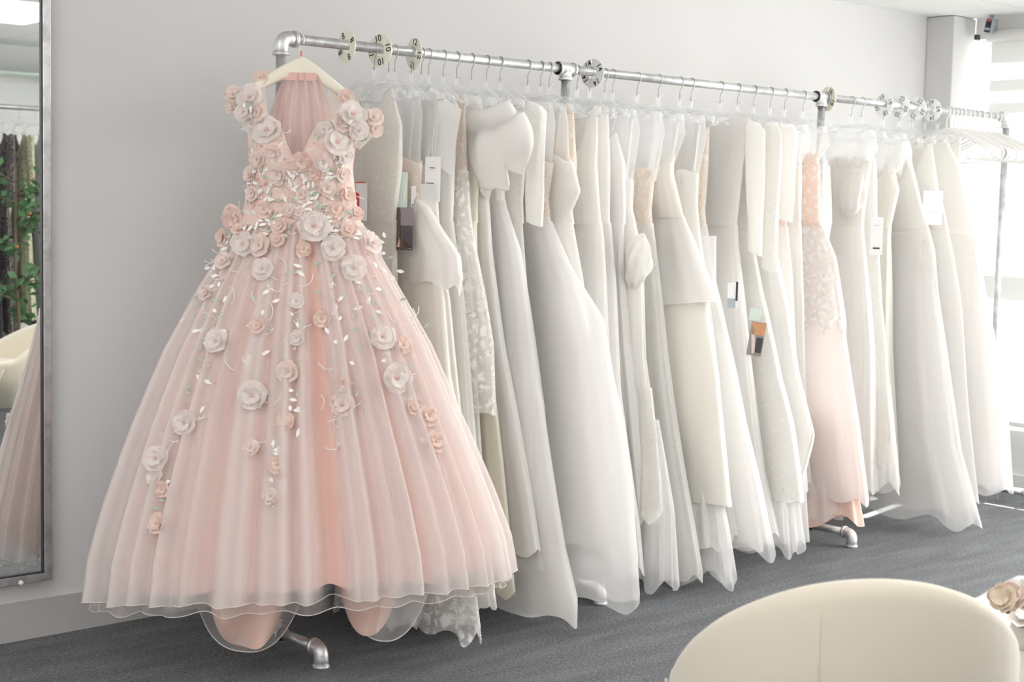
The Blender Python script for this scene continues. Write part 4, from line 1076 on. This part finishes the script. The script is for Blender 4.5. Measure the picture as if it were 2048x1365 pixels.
mb.add(vs, fs).build('shoulder_bar', M['ivory_plastic'], gh)

# ------------------------------------------------------------------ mirror
mi = thing('wall_mirror', 'tall silver framed wall mirror at the photo edge', 'mirror', (-.975, WY - .0155, .2), math.radians(-1.75))
mw, mh, fw, ft = .465, 2.05, .027, .022
MB().add([(-mw + fw, -.010, fw), (mw - fw, -.010, fw), (mw - fw, -.010, mh - fw), (-mw + fw, -.010, mh - fw)], [(0, 1, 2, 3)]).build('mirror_glass', M['mirror'], mi, smooth=False)
f = MB()
for lo, hi in (((-mw, -ft, 0), (mw, -.001, fw)), ((-mw, -ft, mh - fw), (mw, -.001, mh)), ((-mw, -ft, fw), (-mw + fw, -.001, mh - fw)), ((mw - fw, -ft, fw), (mw, -.001, mh - fw))): f.box(lo, hi)
bevel(f.build('frame', M['frame'], mi, smooth=False), .002)
f = MB()
for lo, hi in (((mw - fw - .004, -ft + .004, fw), (mw - fw, -.009, mh - fw)), ((-mw + fw, -ft + .004, fw), (mw - fw, -.009, fw + .004))): f.box(lo, hi)
f.build('inner_edge', M['dark'], mi, smooth=False)
MB().lathe([(.008, 0), (.008, .006), (.004, .008)], 14).build('clip', M['white_plastic'], mi).matrix_local = Matrix.Translation((.355, -ft, .006)) @ Matrix.Rotation(PI / 2, 4, 'X')

# ------------------------------------------------------------------ tub chairs
def tub_chair(name, label, loc, rotz, mat, hb=.784, legs='brass'):
    """back of the chair towards local -Y"""
    c = thing(name, label, 'chair', loc, rotz)
    nth = 72; prof_n = 26; P = np.zeros((nth, prof_n, 3)); TH = math.radians(128)
    for i in range(nth):
        th = -TH + 2 * TH * i / (nth - 1); cth = math.cos(th)
        h = .5 + (hb - .5) * max(0, cth) ** .95 - .05 * max(0, -cth); flare = 1 + .02 * cth
        ro = .365 * flare; ri = .305 * flare
        pr = []
        for k in range(11):      # outer from bottom to top
            s = k / 10; z = .20 + (h - .035 - .20) * s; r = .22 + (ro - .22) * min(1, math.sin(min(1, s * 1.25) * PI / 2)); pr.append((r, z))
        for k in range(1, 7):
            a = PI * k / 7; pr.append(((ro + ri) / 2 + (ro - ri) / 2 * math.cos(a), h - .035 + .035 * math.sin(a)))
        for k in range(9):
            s = k / 8; pr.append((ri - .03 * s, h - .035 + (.36 - h + .035) * s))
        for k, (r, z) in enumerate(pr[:prof_n]): P[i, k] = (r * math.sin(th), -r * math.cos(th), z)
    MB().grid(P).build('shell', mat, c)
    for e in (0, nth - 1):
        MB().add(P[e], [tuple(range(prof_n)) if e else tuple(range(prof_n))[::-1]]).build('arm_end', mat, c)
    MB().lathe([(.20, .20), (.25, .22), (.285, .30), (.295, .40), (.285, .44), (.25, .455), (.1, .462), (.01, .463)], 48).build('seat_cushion', mat, c)
    sp = [(-.12, -math.sqrt((.3725) ** 2 - .12 ** 2), .2 + (hb - .26) * s) for s in np.linspace(.62, 1, 10)]
    MB().tube(sp, .0016, 6).build('seam', mat, c)
    for s in (-1, 1):
        MB().tube([(s * .335 * math.sin(1.9), -.335 * math.cos(1.9), .28), (s * .358 * math.sin(1.85), -.358 * math.cos(1.85), .36), (s * .372 * math.sin(1.75), -.372 * math.cos(1.75), .45)], .004, 6).build('piping', mat, c)
    for sx in (-1, 1):
        for sy in (-1, 1):
            MB().tube([(sx * .14, sy * .14, .205), (sx * .25, sy * .25, 0.001)], [.013, .008], 12).build('leg', M[legs], c)
    return c
tub_chair('tub_chair', 'cream velvet tub chair in the foreground, seen from behind', (-.335 + .25, -2.537 + .26, 0), GA, M['velvet'])
tub_chair('tub_chair', 'cream velvet tub chair with brass legs, reflected in the mirror', (.95, -3.78, 0), math.radians(95), M['velvet'], .70)
# white armchair with dried bouquet beyond the foreground chair
pf = thing('pouf', 'round white pouf at the photo edge, behind the foreground chair', 'pouf', (.904, -2.163, 0))
MB().lathe([(.20, 0), (.25, .02), (.275, .10), (.285, .22), (.275, .32), (.24, .38), (.15, .42), (.01, .43)], 48).build('cushion_body', M['velvet_white'], pf)
MB().tube([(.283 * math.cos(a), .283 * math.sin(a), .25) for a in np.linspace(0, 2 * PI, 60)], .005, 8).build('piping', M['velvet_white'], pf)
tub_chair('tub_chair', 'white upholstered chair in front of the plant, reflected in the mirror', (1.68, -4.26, 0), math.radians(120), M['velvet_white'], .80)
BLOOM = [flower_mesh('bloom', [M[m]], 300 + i) for i, m in enumerate(('bloom_tan', 'bloom_pink', 'bloom_white'))]
bq = thing('dried_bouquet', 'dried bouquet of tan, pink and white blooms lying on the white pouf', 'bouquet', (.74, -2.26, .385), 0)
for k in range(16):
    a = rnd.uniform(0, 6.28); q = rnd.uniform(0, .10); zz = rnd.uniform(.08, .15)
    b = bpy.data.objects.new('bloom', BLOOM[k % 3]); link(b, bq); rr = rnd.uniform(.06, .09)
    b.matrix_local = Matrix.Translation((q * math.cos(a), q * math.sin(a), zz)) @ Matrix.Rotation(rnd.uniform(-.7, .7), 4, 'X') @ Matrix.Rotation(rnd.uniform(-1.2, .3), 4, 'Y') @ Matrix.Diagonal((rr, rr, rr, 1))
MB().lathe([(.03, .012), (.045, .03), (.035, .07), (.045, .10)], 20).build('wrap', M['bloom_white'], bq)

# ------------------------------------------------------------------ what the mirror shows: far side of the room
sh = thing('wall_shelf', 'long glass shelf above the far hanging rail', 'shelf', (2.2, -5.55, 2.35))
MB().box((-1.6, -.19, -.008), (1.6, .13, .008)).build('shelf_board', M['glass_shelf'], sh, smooth=False)
for x in (-1.2, 0, 1.2): MB().box((x - .01, -.19, -.06), (x + .01, .05, -.009)).build('bracket', M['white_plastic'], sh, smooth=False)
fr = thing('hanging_rail', 'wall mounted rail of evening dresses on the far side of the room', 'clothes rail', (2.2, -5.35, 2.1))
MB().tube([(-1.6, 0, 0), (1.6, 0, 0)], .018, 16).build('rail', M['pipe'], fr)
for x in (-1.5, 0, 1.5): MB().tube([(x, 0, 0), (x, -.395, 0)], .012, 12).build('rail_bracket', M['fitting'], fr)
fp = [(1.86, -.10), (1.84, -.17), (1.7, -.16), (1.42, -.13), (1.1, -.2), (.7, -.27), (.5, -.3)]
n0 = len(DRESSES)
FAR = [(1.46, 'black evening dress', 'black_cloth', .3), (1.57, 'charcoal sequin evening dress', 'sequin_dark', .45), (1.71, 'gold sequin evening dress', 'sequin_gold', .55), (1.83, 'silver grey evening dress', 'grey_cloth', .5), (1.92, 'long jet black evening dress', 'black_cloth', .2)]
for k, (x, lab, mk, hem) in enumerate(FAR):
    dd = dress(x, lab + ' on the far rail, seen in the mirror', fp, hem, bod=mk, skirt=mk, top=vneck(.15), th=.12, seed=60 + k, name='evening_dress', group='evening dresses on the far rail', y=-5.35, sleeves=dict(mat=mk, y1=.21, z1=1.35) if k in (1, 2) else None)
    dd.location.z = .05
    dup(clear0, (x, -5.35, 2.1), .1 * (k % 3 - 1), 'clear hanger carrying the ' + lab, 'clear hangers on the far rail')
# potted tree
tree = thing('potted_tree', 'leafy green potted tree with small orange fruits, reflected in the mirror', 'plant', (1.50, -4.88, 0))
MB().lathe([(.13, 0), (.16, .1), (.17, .28), (.175, .3), (.16, .3), (.155, .26), (.01, .26)], 28).build('pot', M['pot'], tree)
tk = MB(); tk.tube([(0, 0, .25), (.01, .01, .6), (-.01, 0, 1.0), (0, 0, 1.7)], [.016, .014, .011, .005], 8)
tr_ = random.Random(3); tips = []
for k in range(24):
    z0 = tr_.uniform(.55, 1.6); a = tr_.uniform(0, 6.28); L = tr_.uniform(.15, .30)
    tip = (L * math.cos(a), L * math.sin(a) * .8, z0 + L * tr_.uniform(.1, .8)); tips.append(((0, 0, z0), tip)); tk.tube([(0, 0, z0), (tip[0] * .5, tip[1] * .5, z0 + (tip[2] - z0) * .6), tip], [.006, .004, .002], 6)
tk.build('trunk', M['trunk'], tree)
lf = MB()
for p0, p1 in tips:
    for k in range(13):
        s = tr_.uniform(.25, 1.08); c = Vector(p0).lerp(Vector(p1), s) + Vector((tr_.gauss(0, .025), tr_.gauss(0, .025), tr_.gauss(0, .025)))
        d_ = Vector((tr_.uniform(-1, 1), tr_.uniform(-1, 1), tr_.uniform(-.6, .8))).normalized(); e_ = d_.orthogonal().normalized(); L = tr_.uniform(.055, .095); w_ = L * .28
        lf.add([c, c + d_ * L * .5 + e_ * w_, c + d_ * L, c + d_ * L * .5 - e_ * w_], [(0, 1, 2, 3)])
lf.build('foliage', M['leaf'], tree)
for k in range(5):
    p0, p1 = tips[k * 4]; c = Vector(p0).lerp(Vector(p1), .95)
    MB().lathe([(.001, -.013), (.009, -.009), (.013, 0), (.009, .009), (.001, .013)], 12, 0, c).build('fruit', M['fruit'], tree)

# ------------------------------------------------------------------ light
world = bpy.data.worlds.new('world'); scene.world = world; world.use_nodes = True
bg = world.node_tree.nodes['Background']; bg.inputs[0].default_value = (1.0, .99, .97, 1); bg.inputs[1].default_value = 4.0
sun = bpy.data.lights.new('sun', 'SUN'); sun.energy = 15.0; sun.angle = .01; sun.color = (1, .97, .92)
so = bpy.data.objects.new('sun', sun); link(so)
so.rotation_euler = Vector((-.983 * .85, -.18 * .85, -.52)).to_track_quat('-Z', 'Y').to_euler()
def area(name, loc, direction, sx, sy, e, col=(1, .98, .96)):
    l = bpy.data.lights.new(name, 'AREA'); l.shape = 'RECTANGLE'; l.size = sx; l.size_y = sy; l.energy = e; l.color = col
    o = bpy.data.objects.new(name, l); link(o); o.location = loc
    o.rotation_euler = Vector(direction).to_track_quat('-Z', 'Y').to_euler(); return o
area('window_daylight', (XW - .16, -2.6, 1.45), (-1, .12, -.05), 1.9, 3.6, 165, (1, .99, .97))
area('front_fill', (-1.2, YF + .12, 1.7), (.12, 1, -.08), 5.0, 1.6, 30, (1, .985, .97))  # added fill lamp before the solid front wall, no window there
area('side_fill', (XL + .1, -2.2, 1.7), (1, .1, -.05), 4.5, 1.8, 45, (1, .985, .97))  # added fill to brighten faces turned left; the left wall has no window

scene.view_settings.view_transform = 'Standard'
scene.view_settings.look = 'None'
scene.view_settings.exposure = 0.25
scene.cycles.use_denoising = True
scene.cycles.max_bounces = 7
scene.cycles.use_adaptive_sampling = True
scene.cycles.adaptive_threshold = 0.03
scene.cycles.transparent_max_bounces = 20
scene.cycles.diffuse_bounces = 4
scene.cycles.sample_clamp_indirect = 6
